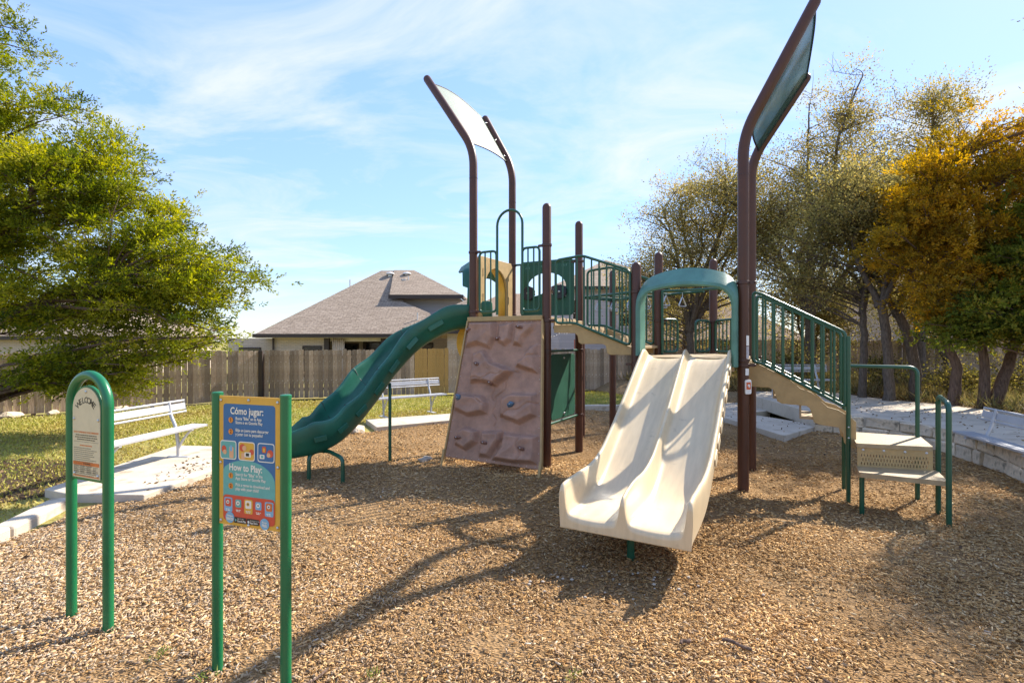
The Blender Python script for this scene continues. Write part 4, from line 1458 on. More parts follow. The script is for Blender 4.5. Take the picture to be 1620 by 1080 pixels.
# curved green slide on the left
def slide_curved():
    near = None
    Wl = lambda X, Y: ((X + .6) * .875 - (Y - 7.97) * .484, (X + .6) * .484 + (Y - 7.97) * .875)
    ctr = [(-.34, 8.42, 2.14), (-.66, 8.36, 2.12), (-1.10, 8.28, 2.02), (-1.60, 8.14, 1.71), (-1.97, 7.87, 1.30), (-2.20, 7.57, .93), (-2.42, 7.25, .60), (-2.62, 7.00, .43), (-2.86, 6.84, .375), (-3.12, 6.77, .365)]
    C = catmull([(*Wl(a, b), c) for a, b, c in ctr], 6)
    rings = []
    n = len(C)
    for i, p in enumerate(C):
        t = i / (n - 1)
        d = (C[min(i + 1, n - 1)] - C[max(0, i - 1)])
        d.z = 0; d.normalize()
        s = Vector((-d.y, d.x, 0))  # to the near (camera) side is +s or -s; symmetric section
        hw = .265 + .035 * max(0, (t - .8) / .2) - .10 * max(0, (t - .95) / .05)
        slope = (C[min(i + 1, n - 1)] - C[max(0, i - 1)]).normalized()
        upv = s.cross(slope); upv = upv if upv.z > 0 else -upv
        upv = (upv * .6 + Vector((0, 0, .4))).normalized()
        h = .29 + .05 * min(1, max(0, (t - .45) / .2)) + .02 * math.sin(t * 40) * (1 if t < .85 else 0) - .13 * max(0, (t - .84) / .16) - .05 * max(0, (t - .95) / .05)
        fl = .045
        sec = [(-hw - fl, h * .4), (-hw - fl, h - .025), (-hw - fl + .012, h - .004), (-hw - .005, h), (-hw + .015, h - .025), (-hw + .028, h * .5), (-hw + .07, .07), (-hw + .14, .015), (0, 0)]
        sec = sec + [(-a, b) for a, b in reversed(sec[:-1])]
        und = [(hw + .01, .08), (hw - .03, -.06), (hw - .10, -.095), (0, -.10), (-hw + .10, -.095), (-hw + .03, -.06), (-hw - .01, .08)]
        rings.append([p + s * a + upv * b for a, b in sec + und])
    mb = MB(); mb.rings(rings)
    o = mb.build('curved_slide', M['green_plastic'], PS, smooth=62)
    md = o.modifiers.new('sub', 'SUBSURF'); md.levels = 1; md.render_levels = 1
    # joints across the chute and moulded ribs on the near flank
    for i in (18, 27, 36):
        r = rings[i]
        mb = MB(); mb.tube([q + Vector((0, 0, .006)) for q in r[2:15]], .0035, 6); mb.build('chute_joint', M['black'], o)
    for i in range(12, 44, 5):
        r0, r1 = rings[i], rings[min(i + 3, len(rings) - 1)]
        for side in (0,):
            # flank nearest the camera: choose the end of the section with the smaller local y
            ia = 0 if r0[0].y < r0[16].y else 16
            a, b = r0[ia], r1[ia]
            mid = (a + b) / 2
            dd = (b - a).normalized()
            sd = (r0[16] - r0[0]).normalized() * (-1 if ia == 0 else 1)
            upn = dd.cross(sd); upn = upn if upn.z > 0 else -upn
            mt = Matrix((dd, sd, upn)).transposed()
            mb = MB(); mb.box(mid + sd * .002 - upn * .02, ((b - a).length * .85, .012, .075), mt); mb.build('side_rib', M['green_plastic'], o, bevel=.012)
    lx, ly = Wl(-1.83, 7.69)
    tx, ty = Wl(-1.86, 7.80)
    mb = MB(); mb.tube(fillet([(lx, ly, -.1), (lx, ly, 1.02), (tx, ty, 1.16)], .08, 5), .024, 10); mb.build('slide_leg', M['green_metal'], PS)
    a, b = Wl(-2.66, 6.72), Wl(-2.19, 6.64)
    a2, b2 = Wl(-2.66, 6.98), Wl(-2.36, 6.80)
    c1, c2 = Wl(-2.46, 6.86), Wl(-2.62, 6.90)
    mb = MB(); mb.tube(fillet([(*a, -.1), (*a, .31), (*c2, .33), (*c1, .34), (*b, .29), (*b, -.1)], .08, 6), .026, 10)
    mb.build('slide_leg', M['green_metal'], PS)
    return o


slide_curved()

# safety stickers and tag on the tall front post
SX, SY = 3.834, 0
def sticker(z0, z1, ang, w, mat, parent, name='sticker', r=.0012):
    mb = MB()
    a0 = R(ang); hw = w / 2 / PR
    rows = [[(SX + math.cos(a0 + hw * k / 5) * (PR + q), SY + math.sin(a0 + hw * k / 5) * (PR + q), zz) for k in range(-5, 6)] for zz, q in ((z0, r), (z1, r))]
    mb.rings(rows, caps=False, closed=False)
    return mb.build(name, mat, parent, smooth=80)
# direction facing the camera from the post, in local axes
fa = -68
M['sticker_grey'] = paint('worn_grey_label', (0.45, 0.42, 0.44), .6, 0, .25, 60)
M['orange'] = paint('orange_print', (0.62, 0.12, 0.03), .5, 0, .05, 10)
sticker(1.60, 1.74, fa + 35, .045, M['sticker_grey'], PS)
sticker(1.75, 1.87, fa + 35, .045, M['white'], PS)
sticker(1.40, 1.48, fa + 30, .055, M['white'], PS)
a = R(fa + 30)
tn = Vector((math.cos(a), math.sin(a), 0)); tu = Vector((-math.sin(a), math.cos(a), 0))
tagc = Vector((SX, SY, 1.265)) + tn * (PR + .008)
mb = MB(); mb.plate(fillet2([(-.048, -.085), (.048, -.085), (.048, .085), (-.048, .085)], .022), th=.012, o=tagc, u=tu)
tg = mb.build('tag_plate', M['white'], PS, smooth=30, bevel=.002)
mb = MB(); mb.plate([(-.034, -.03), (.034, -.03), (.034, .055), (-.034, .055)], th=.002, o=tagc + tn * .008, u=tu); mb.build('orange_square', M['orange'], tg, smooth=0)
# white mark: round blob with a notch cut from its lower left
mk = [(.018 * math.cos(R(q)), .012 + .020 * math.sin(R(q))) for q in range(-115, 190, 15)] + [(-.004, .012), (-.002, -.008)]
mb = MB(); mb.plate(mk, th=.002, o=tagc + tn * .0105, u=tu); mb.build('white_mark', M['white'], tg, smooth=0)
# ------------------------------------------------------------------ benches


def bench(label, loc, rz, feet=True):
    b = thing('park_bench', label, 'bench', loc, rz, 'silver metal benches round the playground')
    L_ = 1.83
    for y in (.045, .135, .225):
        mb = MB(); mb.bx(0, L_, y - .041, y + .041, .415, .445)
        for q in (-.025, -.008, .009, .026):
            mb.bx(.002, L_ - .002, y + q - .003, y + q + .003, .445, .4485)
        mb.build('seat_plank', M['alu'], b, smooth=0, bevel=.004)
    for z_, hh, yy in ((.805, .017, .405), (.722, .048, .385), (.640, .015, .365)):
        mb = MB()
        if hh < .03:
            mb.tube([(0, yy, z_), (L_, yy, z_)], hh, 10)
        else:
            mb.box((L_ / 2, yy, z_), (L_, .022, hh * 2), Matrix.Rotation(-.2, 3, 'X'))
        mb.build('back_slat', M['alu'], b, smooth=50, bevel=.003)
    for x in (0, L_):
        mb = MB(); mb.box((x, .135, .43), (.008, .27, .036)); mb.box((x, .385, .722), (.008, .03, .20), Matrix.Rotation(-.2, 3, 'X'))
        mb.build('end_cap', M['steel'], b, smooth=0, bevel=.003)
    for x in (.30, L_ - .30):
        mb = MB()
        z0 = 0.0 if feet else .30
        if feet:
            mb.tube(catmull([(x, .245, z0), (x, .25, .2), (x, .29, .44), (x, .365, .62), (x, .40, .81)], 5), .024, 8)
            mb.tube(catmull([(x, .255, .10), (x, .19, .22), (x, .10, .34), (x, .03, .41)], 5), .018, 8)
        else:
            mb.tube(catmull([(x, .25, z0), (x, .27, .42), (x, .33, .58), (x, .39, .81)], 5), .024, 8)
        mb.bx(x - .02, x + .02, .01, .29, .395, .414)
        lg = mb.build('leg', M['alu'], b, smooth=50)
        mb = MB(); mb.bx(x - .045, x + .045, .06, .40, z0 - .002, z0 + .012)
        if not feet: mb = MB(); mb.bx(x - .04, x + .04, .0, .30, .38, .394)
        mb.build('foot_plate', M['alu'], lg, smooth=0, bevel=.003)
    return b


bench('silver slatted bench on the left slab behind the arched welcome sign', (-4.90, 6.09, .085), math.atan2(.993, .115))
bench('silver slatted bench on the slab between curved slide and fence', (-3.01, 11.32, .085), math.atan2(.62, .78))
bench('silver bench fixed on top of the curved stone wall at right edge', (6.70, 7.80, .0), math.atan2(-.965, -.262), False)
bench('silver bench on the far patio seen through the stair balusters', (6.50, 13.1, .375), .05)

# ------------------------------------------------------------------ signs
FONTM = {}


def text(parent, s, x, z, size, mat, y, align='CENTER', bold=0.0, rot=0.0, sx=1.0):
    cu = bpy.data.curves.new('lettering', 'FONT')
    cu.body = s
    cu.size = size
    cu.align_x = align
    cu.align_y = 'CENTER'
    cu.offset = bold
    cu.resolution_u = 3
    cu.materials.append(mat)
    o = bpy.data.objects.new('lettering', cu)
    COL.objects.link(o)
    o.parent = parent
    o.location = (x, y, z)
    o.rotation_euler = (R(90), -rot, 0)
    o.scale = (sx, 1, 1)
    return o


def flat(parent, name, pts, mat, y, th=.0008):
    mb = MB(); mb.plate(pts, th=th, o=(0, y, 0))
    return mb.build(name, mat, parent, smooth=0)


def rr(x0, x1, z0, z1, r=.01):
    return fillet2([(x0, z0), (x1, z0), (x1, z1), (x0, z1)], r, 4)


def circ2(x, z_, r, n=24, sx=1):
    return [(x + math.cos(2 * math.pi * k / n) * r * sx, z_ + math.sin(2 * math.pi * k / n) * r) for k in range(n)]


def flatcol(n, c, rough=.45):
    return paint(n, c, rough, 0, .05, 30, .02, 200)


M['cream_print'] = paint('cream_sign_sheet', (0.62, 0.52, 0.34), .45, 0, .06, 18, .03, 200, .5, ((.52, .42, .26), 220, .66))
M['ink'] = flatcol('dark_ink', (.03, .022, .018))
M['ink_brown'] = flatcol('grey_ink', (.19, .155, .115))
M['print_orange'] = flatcol('orange_ink', (.62, .15, .03))
M['print_yellow'] = flatcol('amber_sheet', (.68, .37, .045))
M['print_blue'] = flatcol('blue_ink', (.03, .13, .30))
M['print_teal'] = flatcol('teal_ink', (.12, .38, .34))
M['print_red'] = flatcol('red_ink', (.60, .075, .035))
M['print_white'] = flatcol('white_ink', (.80, .74, .62))
M['print_skin'] = flatcol('peach_ink', (.72, .38, .20))
M['print_amber'] = flatcol('deep_amber_ink', (.72, .25, .02))
M['print_red2'] = flatcol('maroon_ink', (.20, .02, .015))
M['print_lblue'] = flatcol('pale_blue_ink', (.20, .40, .55))

ws = thing('welcome_sign', 'arched green tube sign with cream panel reading WELCOME, standing on the mulch', 'sign', (-2.904, 3.383, 0), math.atan2(-.149, .359))
Wd = .389
mb = MB()
pts = [(0, 0, -.1), (0, 0, .7), (0, 0, 1.385)] + [(Wd / 2 - Wd / 2 * math.cos(a), 0, 1.39 + Wd / 2 * math.sin(a)) for a in [math.pi * k / 22 for k in range(23)]] + [(Wd, 0, 1.385), (Wd, 0, .7), (Wd, 0, -.1)]
mb.tube(pts, .030, 20)
mb.build('hoop_post', M['green_sign'], ws, smooth=60)


def archp(x0, x1, z0, zs, n=16):
    c, r = (x0 + x1) / 2, (x1 - x0) / 2
    return [(x0, z0), (x1, z0)] + [(c + r * math.cos(a), zs + r * math.sin(a)) for a in [math.pi * k / n for k in range(n + 1)]]


mb = MB(); mb.plate(archp(.036, .353, .905, 1.36), th=.018, o=(0, -.004, 0)); fr = mb.build('panel_frame', M['green_sign'], ws, smooth=40, bevel=.003)
mb = MB(); mb.plate(archp(.050, .339, .925, 1.36), th=.005, o=(0, -.0165, 0)); pnl = mb.build('sign_panel', M['cream_print'], ws, smooth=30)
yy = -.0195
for k, ch in enumerate('WELCOME'):
    a = R(140 - 80 * k / 6.0 * 1.0)
    a = R(134 - 88 * k / 6.0)
    cx, cz, rad = Wd / 2, 1.305, .118
    text(pnl, ch, cx + rad * math.cos(a), cz + rad * math.sin(a), .054, M['ink'], yy, bold=.0011, rot=a - math.pi / 2)
text(pnl, 'ADULT SUPERVISION IS RECOMMENDED', Wd / 2, 1.216, .0145, M['print_orange'], yy, bold=.0006)


def scribble(parent, lines, mat, y, hgt):
    """fine print too small to read: word-length dashes of ink"""
    mb = MB()
    for x0, x1, z_ in lines:
        x = x0
        while x < x1 - .004:
            w = random.uniform(.006, .022)
            w = min(w, x1 - x)
            mb.bx(x, x + w, y - .0004, y, z_ - hgt / 2, z_ + hgt / 2)
            x += w + .0035
    o = mb.build('fine_print', mat, parent, smooth=0)
    o['kind'] = 'stuff'


scribble(pnl, [(.085, .305, 1.198), (.078, .312, 1.184), (.10, .29, 1.170)], M['ink'], yy, .006)
scribble(pnl, [(.13, .26, 1.132)], M['print_orange'], yy, .007)
scribble(pnl, [(.066, .066 + random.uniform(.17, .255), 1.115 - .0125 * k) for k in range(15)], M['ink_brown'], yy, .0045)
flat(pnl, 'rule_line', [(.065, 1.155), (.324, 1.155), (.324, 1.157), (.065, 1.157)], M['ink_brown'], yy)
flat(pnl, 'orange_band', [(.058, 1.005), (.331, 1.005), (.331, 1.027), (.058, 1.027)], M['print_orange'], yy)
text(pnl, 'WARNING', Wd / 2 + .008, 1.016, .015, M['ink'], yy - .0006, bold=.0006)
for c in range(4):
    scribble(pnl, [(.066 + .067 * c, .066 + .067 * c + random.uniform(.04, .055), .998 - .0075 * k) for k in range(7)], M['ink_brown'], yy, .0035)
flat(pnl, 'orange_band', [(.058, .932), (.331, .932), (.331, .938), (.058, .938)], M['print_orange'], yy)
for x, z_ in ((Wd / 2, 1.478), (.067, 1.30), (.322, 1.30), (.072, .948), (.317, .948)):
    mb = MB(); mb.ball((x, -.021, z_), .0095, 10, 7, (1, .6, 1)); mb.build('bolt', M['steel'], pnl)
for z_ in (.915, 1.255):
    for x0, x1 in ((.02, .05), (.34, .37)):
        mb = MB(); mb.bx(x0, x1, -.012, .004, z_ - .012, z_ + .012); mb.build('mount_tab', M['green_sign'], ws, bevel=.003)

hs = thing('instruction_sign', 'two post green sign with colourful yellow bordered How to Play panel', 'sign', (-1.607, 2.80, 0), math.atan2(-.15, .439))
for x in (0, .464):
    mb = MB(); mb.tube([(x, 0, -.1), (x, 0, .6), (x, 0, 1.513)], .0275, 20)
    p = mb.build('post', M['green_sign'], hs, smooth=40)
    mb = MB(); mb.rings([[(x + math.cos(2 * math.pi * k / 20) * q, math.sin(2 * math.pi * k / 20) * q, w) for k in range(20)] for q, w in ((.029, 1.508), (.029, 1.522), (.024, 1.526))]); mb.build('post_cap', M['green_sign'], p, smooth=40)
PX0, PX1, PZ0, PZ1 = .026, .438, .817, 1.508
pw, ph_ = PX1 - PX0, PZ1 - PZ0
PA = lambda a: PX0 + pw * a
PB = lambda b: PZ1 - ph_ * b
mb = MB(); mb.bx(PX0, PX1, -.012, -.004, PZ0, PZ1); pn = mb.build('sign_panel', M['print_yellow'], hs, smooth=0, bevel=.002)
Y1 = -.0125
flat(pn, 'blue_field', rr(PA(.075), PA(.925), PB(.80), PB(.06), .02), M['print_blue'], Y1)
hill = [(PA(.075), PB(.80)), (PA(.925), PB(.80)), (PA(.925), PB(.655))] + [(PA(max(.0755, .46 + .465 * math.cos(q))), PB(.655 - .165 * math.sin(q))) for q in [math.pi * k / 18 for k in range(1, 18)]] + [(PA(.075), PB(.63))]
flat(pn, 'teal_hill', hill, M['print_teal'], Y1 - .0008)
flat(pn, 'red_field', rr(PA(.075), PA(.925), PB(.965), PB(.765), .025), M['print_red'], Y1 - .0016)
Y2 = Y1 - .0026
text(pn, 'Cómo jugar:', PA(.47), PB(.115), .052, M['print_white'], Y2, bold=.0012, sx=.86)
text(pn, 'How to Play:', PA(.45), PB(.55), .050, M['print_white'], Y2, bold=.0012, sx=.86)
for b, ls in ((.185, ('Busca "Biba" en la App', 'Store o en Google Play')), (.275, ('Elija un juego para descargar', 'y jugar con tu pequeño!')), (.615, ('Search for "Biba" in the', 'App Store or Google Play')), (.695, ('Pick a game to download and', 'play with your child!'))):
    for k, s in enumerate(ls):
        text(pn, s, PA(.285), PB(b - .014 + .031 * k), .0225, M['print_white'], Y2, 'LEFT', .0004, sx=.86)
for b, s in ((.185, '1'), (.275, '2'), (.615, '1'), (.695, '2')):
    flat(pn, 'number_disc', circ2(PA(.205), PB(b), .0155), M['print_amber'], Y2 + .0002)
    text(pn, s, PA(.205), PB(b), .029, M['print_red2'], Y2 - .0006, bold=.0008)
tiles = [(.165, 'print_teal'), (.47, 'print_yellow'), (.785, 'print_blue')]
for i, (a, m_) in enumerate(tiles):
    x0, x1, z0, z1 = PA(a - .135), PA(a + .135), PB(.49), PB(.345)
    t = flat(pn, 'picture_tile', rr(x0, x1, z0, z1, .016), M['print_white'], Y2)
    flat(t, 'picture', rr(x0 + .005, x1 - .005, z0 + .005, z1 - .005, .013), M[m_], Y2 - .001)
    cx, cz, w = (x0 + x1) / 2, (z0 + z1) / 2, x1 - x0
    Y3 = Y2 - .0018
    if i == 0:
        flat(t, 'picture', circ2(cx - w * .26, cz + .003, .020, 16, .8), M['print_red'], Y3)
        flat(t, 'picture', circ2(cx - w * .20, cz - .012, .013, 14), M['print_skin'], Y3 - .0006)
        flat(t, 'picture', rr(cx + w * .08, cx + w * .34, z0 + .008, cz + .018, .008), M['print_skin'], Y3)
        flat(t, 'picture', rr(cx + w * .12, cx + w * .26, cz - .005, cz + .026, .004), M['print_lblue'], Y3 - .0006)
    elif i == 1:
        flat(t, 'picture', circ2(cx - w * .24, cz + .018, .020, 16), M['print_red'], Y3)
        flat(t, 'picture', circ2(cx - w * .12, cz + .016, .014, 14), M['print_skin'], Y3 - .0006)
        flat(t, 'picture', circ2(cx + w * .32, cz - .002, .015, 16), M['print_red'], Y3)
        flat(t, 'picture', rr(cx - w * .1, cx + w * .28, cz - .030, cz - .004, .004), M['print_white'], Y3 - .0010)
        flat(t, 'picture', rr(cx - .002, cx + w * .18, cz - .025, cz - .009, .002), M['ink'], Y3 - .0016)
        flat(t, 'picture', rr(cx - w * .3, cx - w * .06, z0 + .007, cz - .010, .006), M['print_skin'], Y3 - .0006)
    else:
        flat(t, 'picture', circ2(cx + w * .26, cz - .002, .020, 16), M['print_red'], Y3)
        flat(t, 'picture', circ2(cx + w * .17, cz - .010, .012, 14), M['print_skin'], Y3 - .0006)
        flat(t, 'picture', rr(cx - w * .22, cx + w * .02, cz - .0, cz + .033, .008), M['print_red'], Y3)
        flat(t, 'picture', rr(cx - w * .17, cx - w * .03, cz + .004, cz + .025, .003), M['print_yellow'], Y3 - .0006)
        flat(t, 'picture', rr(cx - w * .36, cx - w * .08, cz - .032, cz - .010, .004), M['print_white'], Y3)
        flat(t, 'picture', rr(cx - w * .28, cx - w * .14, cz - .027, cz - .015, .002), M['print_teal'], Y3 - .0006)
for i, (a, m_, m2) in enumerate(((.165, 'print_lblue', 'print_red'), (.335, 'print_red', 'print_teal'), (.50, 'print_yellow', 'print_white'), (.665, 'print_red', 'print_lblue'), (.835, 'print_lblue', 'print_orange'))):
    x0, x1, z0, z1 = PA(a - .068), PA(a + .068), PB(.895), PB(.785)
    t = flat(pn, 'character_tile', rr(x0, x1, z0, z1, .010), M[m_], Y2)
    cx, cz = (x0 + x1) / 2, (z0 + z1) / 2 + .010
    flat(t, 'picture', rr(cx - .020, cx + .020, cz - .020, cz + .022, .008), M[m2], Y2 - .001)
    flat(t, 'picture', circ2(cx - .002, cz + .003, .010 + .002 * (i % 2), 14), M['print_white' if i != 2 else 'print_yellow'], Y2 - .0016)
    flat(t, 'picture', circ2(cx - .001, cz + .003, .0045, 10), M['ink'], Y2 - .0022)
    scribble(t, [(cx - .016, cx + .016, z0 + .014), (cx - .013, cx + .013, z0 + .007)], M['print_white'], Y2 - .0012, .004)
for a, s1, s2 in ((.365, 'GET IT ON', 'Google Play'), (.575, 'Download on the', 'App Store')):
    x0, x1 = PA(a - .10), PA(a + .10)
    t = flat(pn, 'store_badge', rr(x0, x1, PB(.975), PB(.93), .004), M['ink'], Y2 - .001)
    text(t, s1, x0 + .022, PB(.942), .009, M['print_white'], Y2 - .002, 'LEFT')
    text(t, s2, x0 + .022, PB(.959), .0155, M['print_white'], Y2 - .002, 'LEFT', .0003, sx=.8)
    if a < .5:
        flat(t, 'badge_mark', [(x0 + .007, PB(.966)), (x0 + .007, PB(.940)), (x0 + .019, PB(.953))], M['print_teal'], Y2 - .002)
    else:
        flat(t, 'badge_mark', circ2(x0 + .0125, PB(.955), .007, 12, .9), M['print_white'], Y2 - .002)
for a, b, s1, s2 in ((.195, .938, '¡Siempre', 'GRATIS!'), (.765, .955, 'Always', 'FREE!')):
    t = flat(pn, 'blue_disc', circ2(PA(a), PB(b), .030), M['print_lblue'], Y2 - .0014)
    text(t, s1, PA(a), PB(b - .013), .0135, M['print_white'], Y2 - .0024, bold=.0004, rot=-.06, sx=.85)
    text(t, s2, PA(a), PB(b + .012), .0185, M['print_white'], Y2 - .0024, bold=.0007, rot=-.06, sx=.75)
for a, b in ((.035, .035), (.5, .028), (.965, .035), (.03, .52), (.97, .52), (.035, .97), (.5, .982), (.965, .97)):
    mb = MB(); mb.ball((PA(a), -.015, PB(b)), .0085, 10, 7, (1, .6, 1)); mb.build('bolt', M['steel'], pn)

# ------------------------------------------------------------------ trees


def nrm(a):
    return a / (np.linalg.norm(a, axis=1, keepdims=True) + 1e-9)


def leaf_cards(c, d, l, w, tint, rng):
    n = len(c)
    r = rng.normal(size=(n, 3))
    s = nrm(np.cross(d, r))
    l = l[:, None]; w = w[:, None]
    V_ = np.empty((n, 4, 3))
    V_[:, 0] = c
    V_[:, 1] = c + d * l * .45 + s * w
    V_[:, 2] = c + d * l
    V_[:, 3] = c + d * l * .45 - s * w
    F_ = np.arange(n * 4).reshape(n, 4)
    return V_.reshape(-1, 3), F_, np.repeat(tint, 4, axis=0)


def palette(rng, n, cols, t=None):
    cols = np.array(cols, float)
    t = rng.random(n) if t is None else np.clip(t, 0, 1)
    x = t * (len(cols) - 1)
    i = np.minimum(x.astype(int), len(cols) - 2)
    f = (x - i)[:, None]
    return cols[i] * (1 - f) + cols[i + 1] * f


def tree(name, label, trunks, ells, nlimb, cpl, rc, spray, leaf, cols, bark, seed, group, flat_=.55, shell=.5, bare=0, cat='tree', zmin=.3, up=.25, cut=None):
    """trunks: list of (points, r0, r1). ells: (centre, radii, weight). spray=(sprays per clump, leaflets per spray). leaf=(len, width ratio)."""
    rng = np.random.default_rng(seed)
    rnd = random.Random(seed)
    base = Vector(trunks[0][0][0])
    root = thing(name, label, cat, base, 0, group)
    mb = MB()
    tp_all = []
    for pts, r0, r1 in trunks:
        P_ = catmull(pts, 5)
        P_ = [p + Vector((rnd.uniform(-1, 1), rnd.uniform(-1, 1), 0)) * .02 for p in P_]
        rr_ = [r0 + (r1 - r0) * (i / (len(P_) - 1)) ** .8 for i in range(len(P_))]
        rr_[0] *= 1.25
        mb.tube([p - base for p in P_], rr_, 9)
        tp_all += [(p, r) for p, r in zip(P_, rr_)][1:]
    TP = np.array([p for p, r in tp_all]); TRr = np.array([r for p, r in tp_all])
    wts = np.array([e[2] if len(e) > 2 else e[1][0] * e[1][1] * e[1][2] for e in ells], float); wts /= wts.sum()
    C = []
    for k in range(nlimb + bare):
        e = ells[rng.choice(len(ells), p=wts)]
        d = rng.normal(size=3); d /= np.linalg.norm(d)
        q = shell + (1 - shell) * rng.random()
        end = np.array(e[0]) + d * np.array(e[1]) * q * (1.08 if k >= nlimb else 1)
        if end[2] < zmin: end[2] = zmin + rng.random() * .3
        hd_ = np.linalg.norm(TP[:, :2] - end[:2], axis=1)
        cost = hd_ + 1.6 * np.abs(TP[:, 2] - (end[2] - .35 * hd_)) + 100 * (TP[:, 2] > end[2] + .5)
        j = int(np.argmin(cost))
        a = Vector(TP[j]); b = Vector(end)
        ln = (b - a).length
        ctrl = a.lerp(b, .5) + Vector((rnd.uniform(-.12, .12), rnd.uniform(-.12, .12), rnd.uniform(.0, .22 if k < nlimb else .05))) * ln
        pts = []
        m = 8
        for i in range(m + 1):
            t = i / m
            p = a * (1 - t) ** 2 + ctrl * 2 * t * (1 - t) + b * t * t
            p += Vector((rnd.uniform(-1, 1), rnd.uniform(-1, 1), rnd.uniform(-1, 1))) * .03 * ln * (.4 if k < nlimb else .15) * (0 < i < m)
            pts.append(p)
        rl = min(TRr[j] * .7, .010 + .0075 * ln) * (1 if k < nlimb else .6)
        mb.tube([p - base for p in pts], [rl * (1 - .88 * i / m) + .003 for i in range(m + 1)], 5)
        if k >= nlimb:
            # bare twig spray
            for _ in range(11):
                i = rnd.randint(3, m - 1)
                e2 = pts[i] + Vector((rnd.uniform(-.5, .5), rnd.uniform(-.5, .5), rnd.uniform(-.05, .7)))
                mb.tube([pts[i] - base, (pts[i].lerp(e2, .5) + Vector((rnd.uniform(-.07, .07), 0, .04))) - base, e2 - base], [.006, .0045, .0025], 4)
                if rnd.random() < .35: C.append(e2)
            continue
        for _ in range(cpl):
            t = .42 + .58 * rnd.random() ** .7
            i = min(m - 1, int(t * m)); f = t * m - i
            p = pts[i].lerp(pts[i + 1], f)
            cc = p + Vector((rnd.gauss(0, 1), rnd.gauss(0, 1), rnd.gauss(0, .6))) * rc * .8
            if cut and cut(cc): continue
            if rnd.random() < .5:
                mb.tube([p - base, p.lerp(cc, .6) - base + Vector((0, 0, .03)), cc - base], [.008, .006, .003], 4)
            C.append(cc)
    mb.build('trunk', bark, root, smooth=60, recalc=False)
    C = np.array([tuple(c) for c in C])
    ns, nl = spray
    N_ = len(C)
    cen = C.mean(axis=0)
    # sprays
    off = rng.normal(size=(N_ * ns, 3)) * np.array((1, 1, flat_)) * rc * (rng.random((N_ * ns, 1)) * .6 + .5)
    so = np.repeat(C, ns, axis=0) + off
    outw = nrm(np.repeat(C - cen, ns, axis=0))
    sd = nrm(nrm(off) * .8 + outw * .45 + np.array((0, 0, up)) + rng.normal(size=off.shape) * .35)
    tcl = np.repeat(np.clip(rng.normal(.5, .26, N_), 0, 1), ns)
    n = N_ * ns * nl
    l0, wr, ls = leaf
    k = np.tile(np.arange(nl), N_ * ns)
    so2 = np.repeat(so, nl, axis=0); sd2 = np.repeat(sd, nl, axis=0)
    side = nrm(rng.normal(size=(n, 3)))
    c = so2 + sd2 * (k[:, None] / max(1, nl - 1)) * ls + side * ls * .12
    d = nrm(sd2 * (.9 if nl > 1 else .4) + side * .7)
    l = l0 * (.7 + .6 * rng.random(n))
    tint = palette(rng, n, cols, np.repeat(tcl, nl) + rng.normal(0, .13, n))
    keep = c[:, 2] > .12
    c, d, l, tint = c[keep], d[keep], l[keep], tint[keep]
    V_, F_, T_ = leaf_cards(c, d, l, l * wr, tint, rng)
    me = np_mesh('crown', V_ - np.array(tuple(base)), F_, M['leaf'], T_)
    link('crown', me, root)
    return root


JUN = [(.050, .072, .012), (.125, .155, .018), (.22, .24, .024), (.33, .325, .03), (.43, .385, .05)]
GOLD = [(.14, .10, .018), (.25, .18, .03), (.40, .25, .03), (.52, .30, .03), (.58, .34, .04)]
DKJ = [(.035, .055, .016), (.085, .115, .024), (.155, .185, .028), (.24, .24, .045), (.33, .24, .04)]
OAK = [(.11, .10, .042), (.21, .185, .070), (.32, .27, .10), (.44, .36, .14), (.38, .26, .09)]

tree('cedar_tree', 'large yellow green cedar with spreading branches filling the left edge', [([(-11.6, 10.6, -.1), (-11.5, 10.6, 2), (-11.3, 10.6, 5), (-11.2, 10.6, 8), (-11.2, 10.6, 9.6)], .30, .05), ([(-11.5, 10.5, 1.3), (-10.4, 10.2, 1.95), (-9.2, 9.9, 2.55), (-7.8, 9.9, 3.0)], .12, .03), ([(-11.4, 10.4, 2.6), (-10.3, 10.0, 3.6), (-9.2, 9.8, 4.6)], .10, .03)],
     [((-9.3, 10.5, 3.1), (3.6, 2.0, 1.25), 28), ((-9.8, 10.6, 4.7), (2.9, 2.2, 1.2), 20), ((-10.7, 10.6, 6.5), (2.1, 2.0, 1.1), 10), ((-11.4, 10.6, 8.3), (1.3, 1.3, 1.2), 5), ((-7.9, 9.9, 1.5), (1.4, .8, .55), 6), ((-5.95, 10.3, 3.05), (1.0, .9, .95), 6), ((-7.3, 9.8, 1.0), (.95, .6, .45), 3), ((-6.6, 10.2, 2.0), (1.35, .9, .55), 7), ((-7.6, 10.4, 4.4), (1.2, 1.1, .7), 6), ((-8.9, 10.5, 5.7), (1.1, 1.1, .6), 4)],
     275, 5, .175, (15, 12), (.066, .19, .17), JUN, M['bark_cedar'], 3, None, .36, .5, 24, zmin=.6, up=.3, cut=lambda c: c.x < -9.2 and c.z < 1.75)

G_OAK = 'oaks behind the right side of the playground'


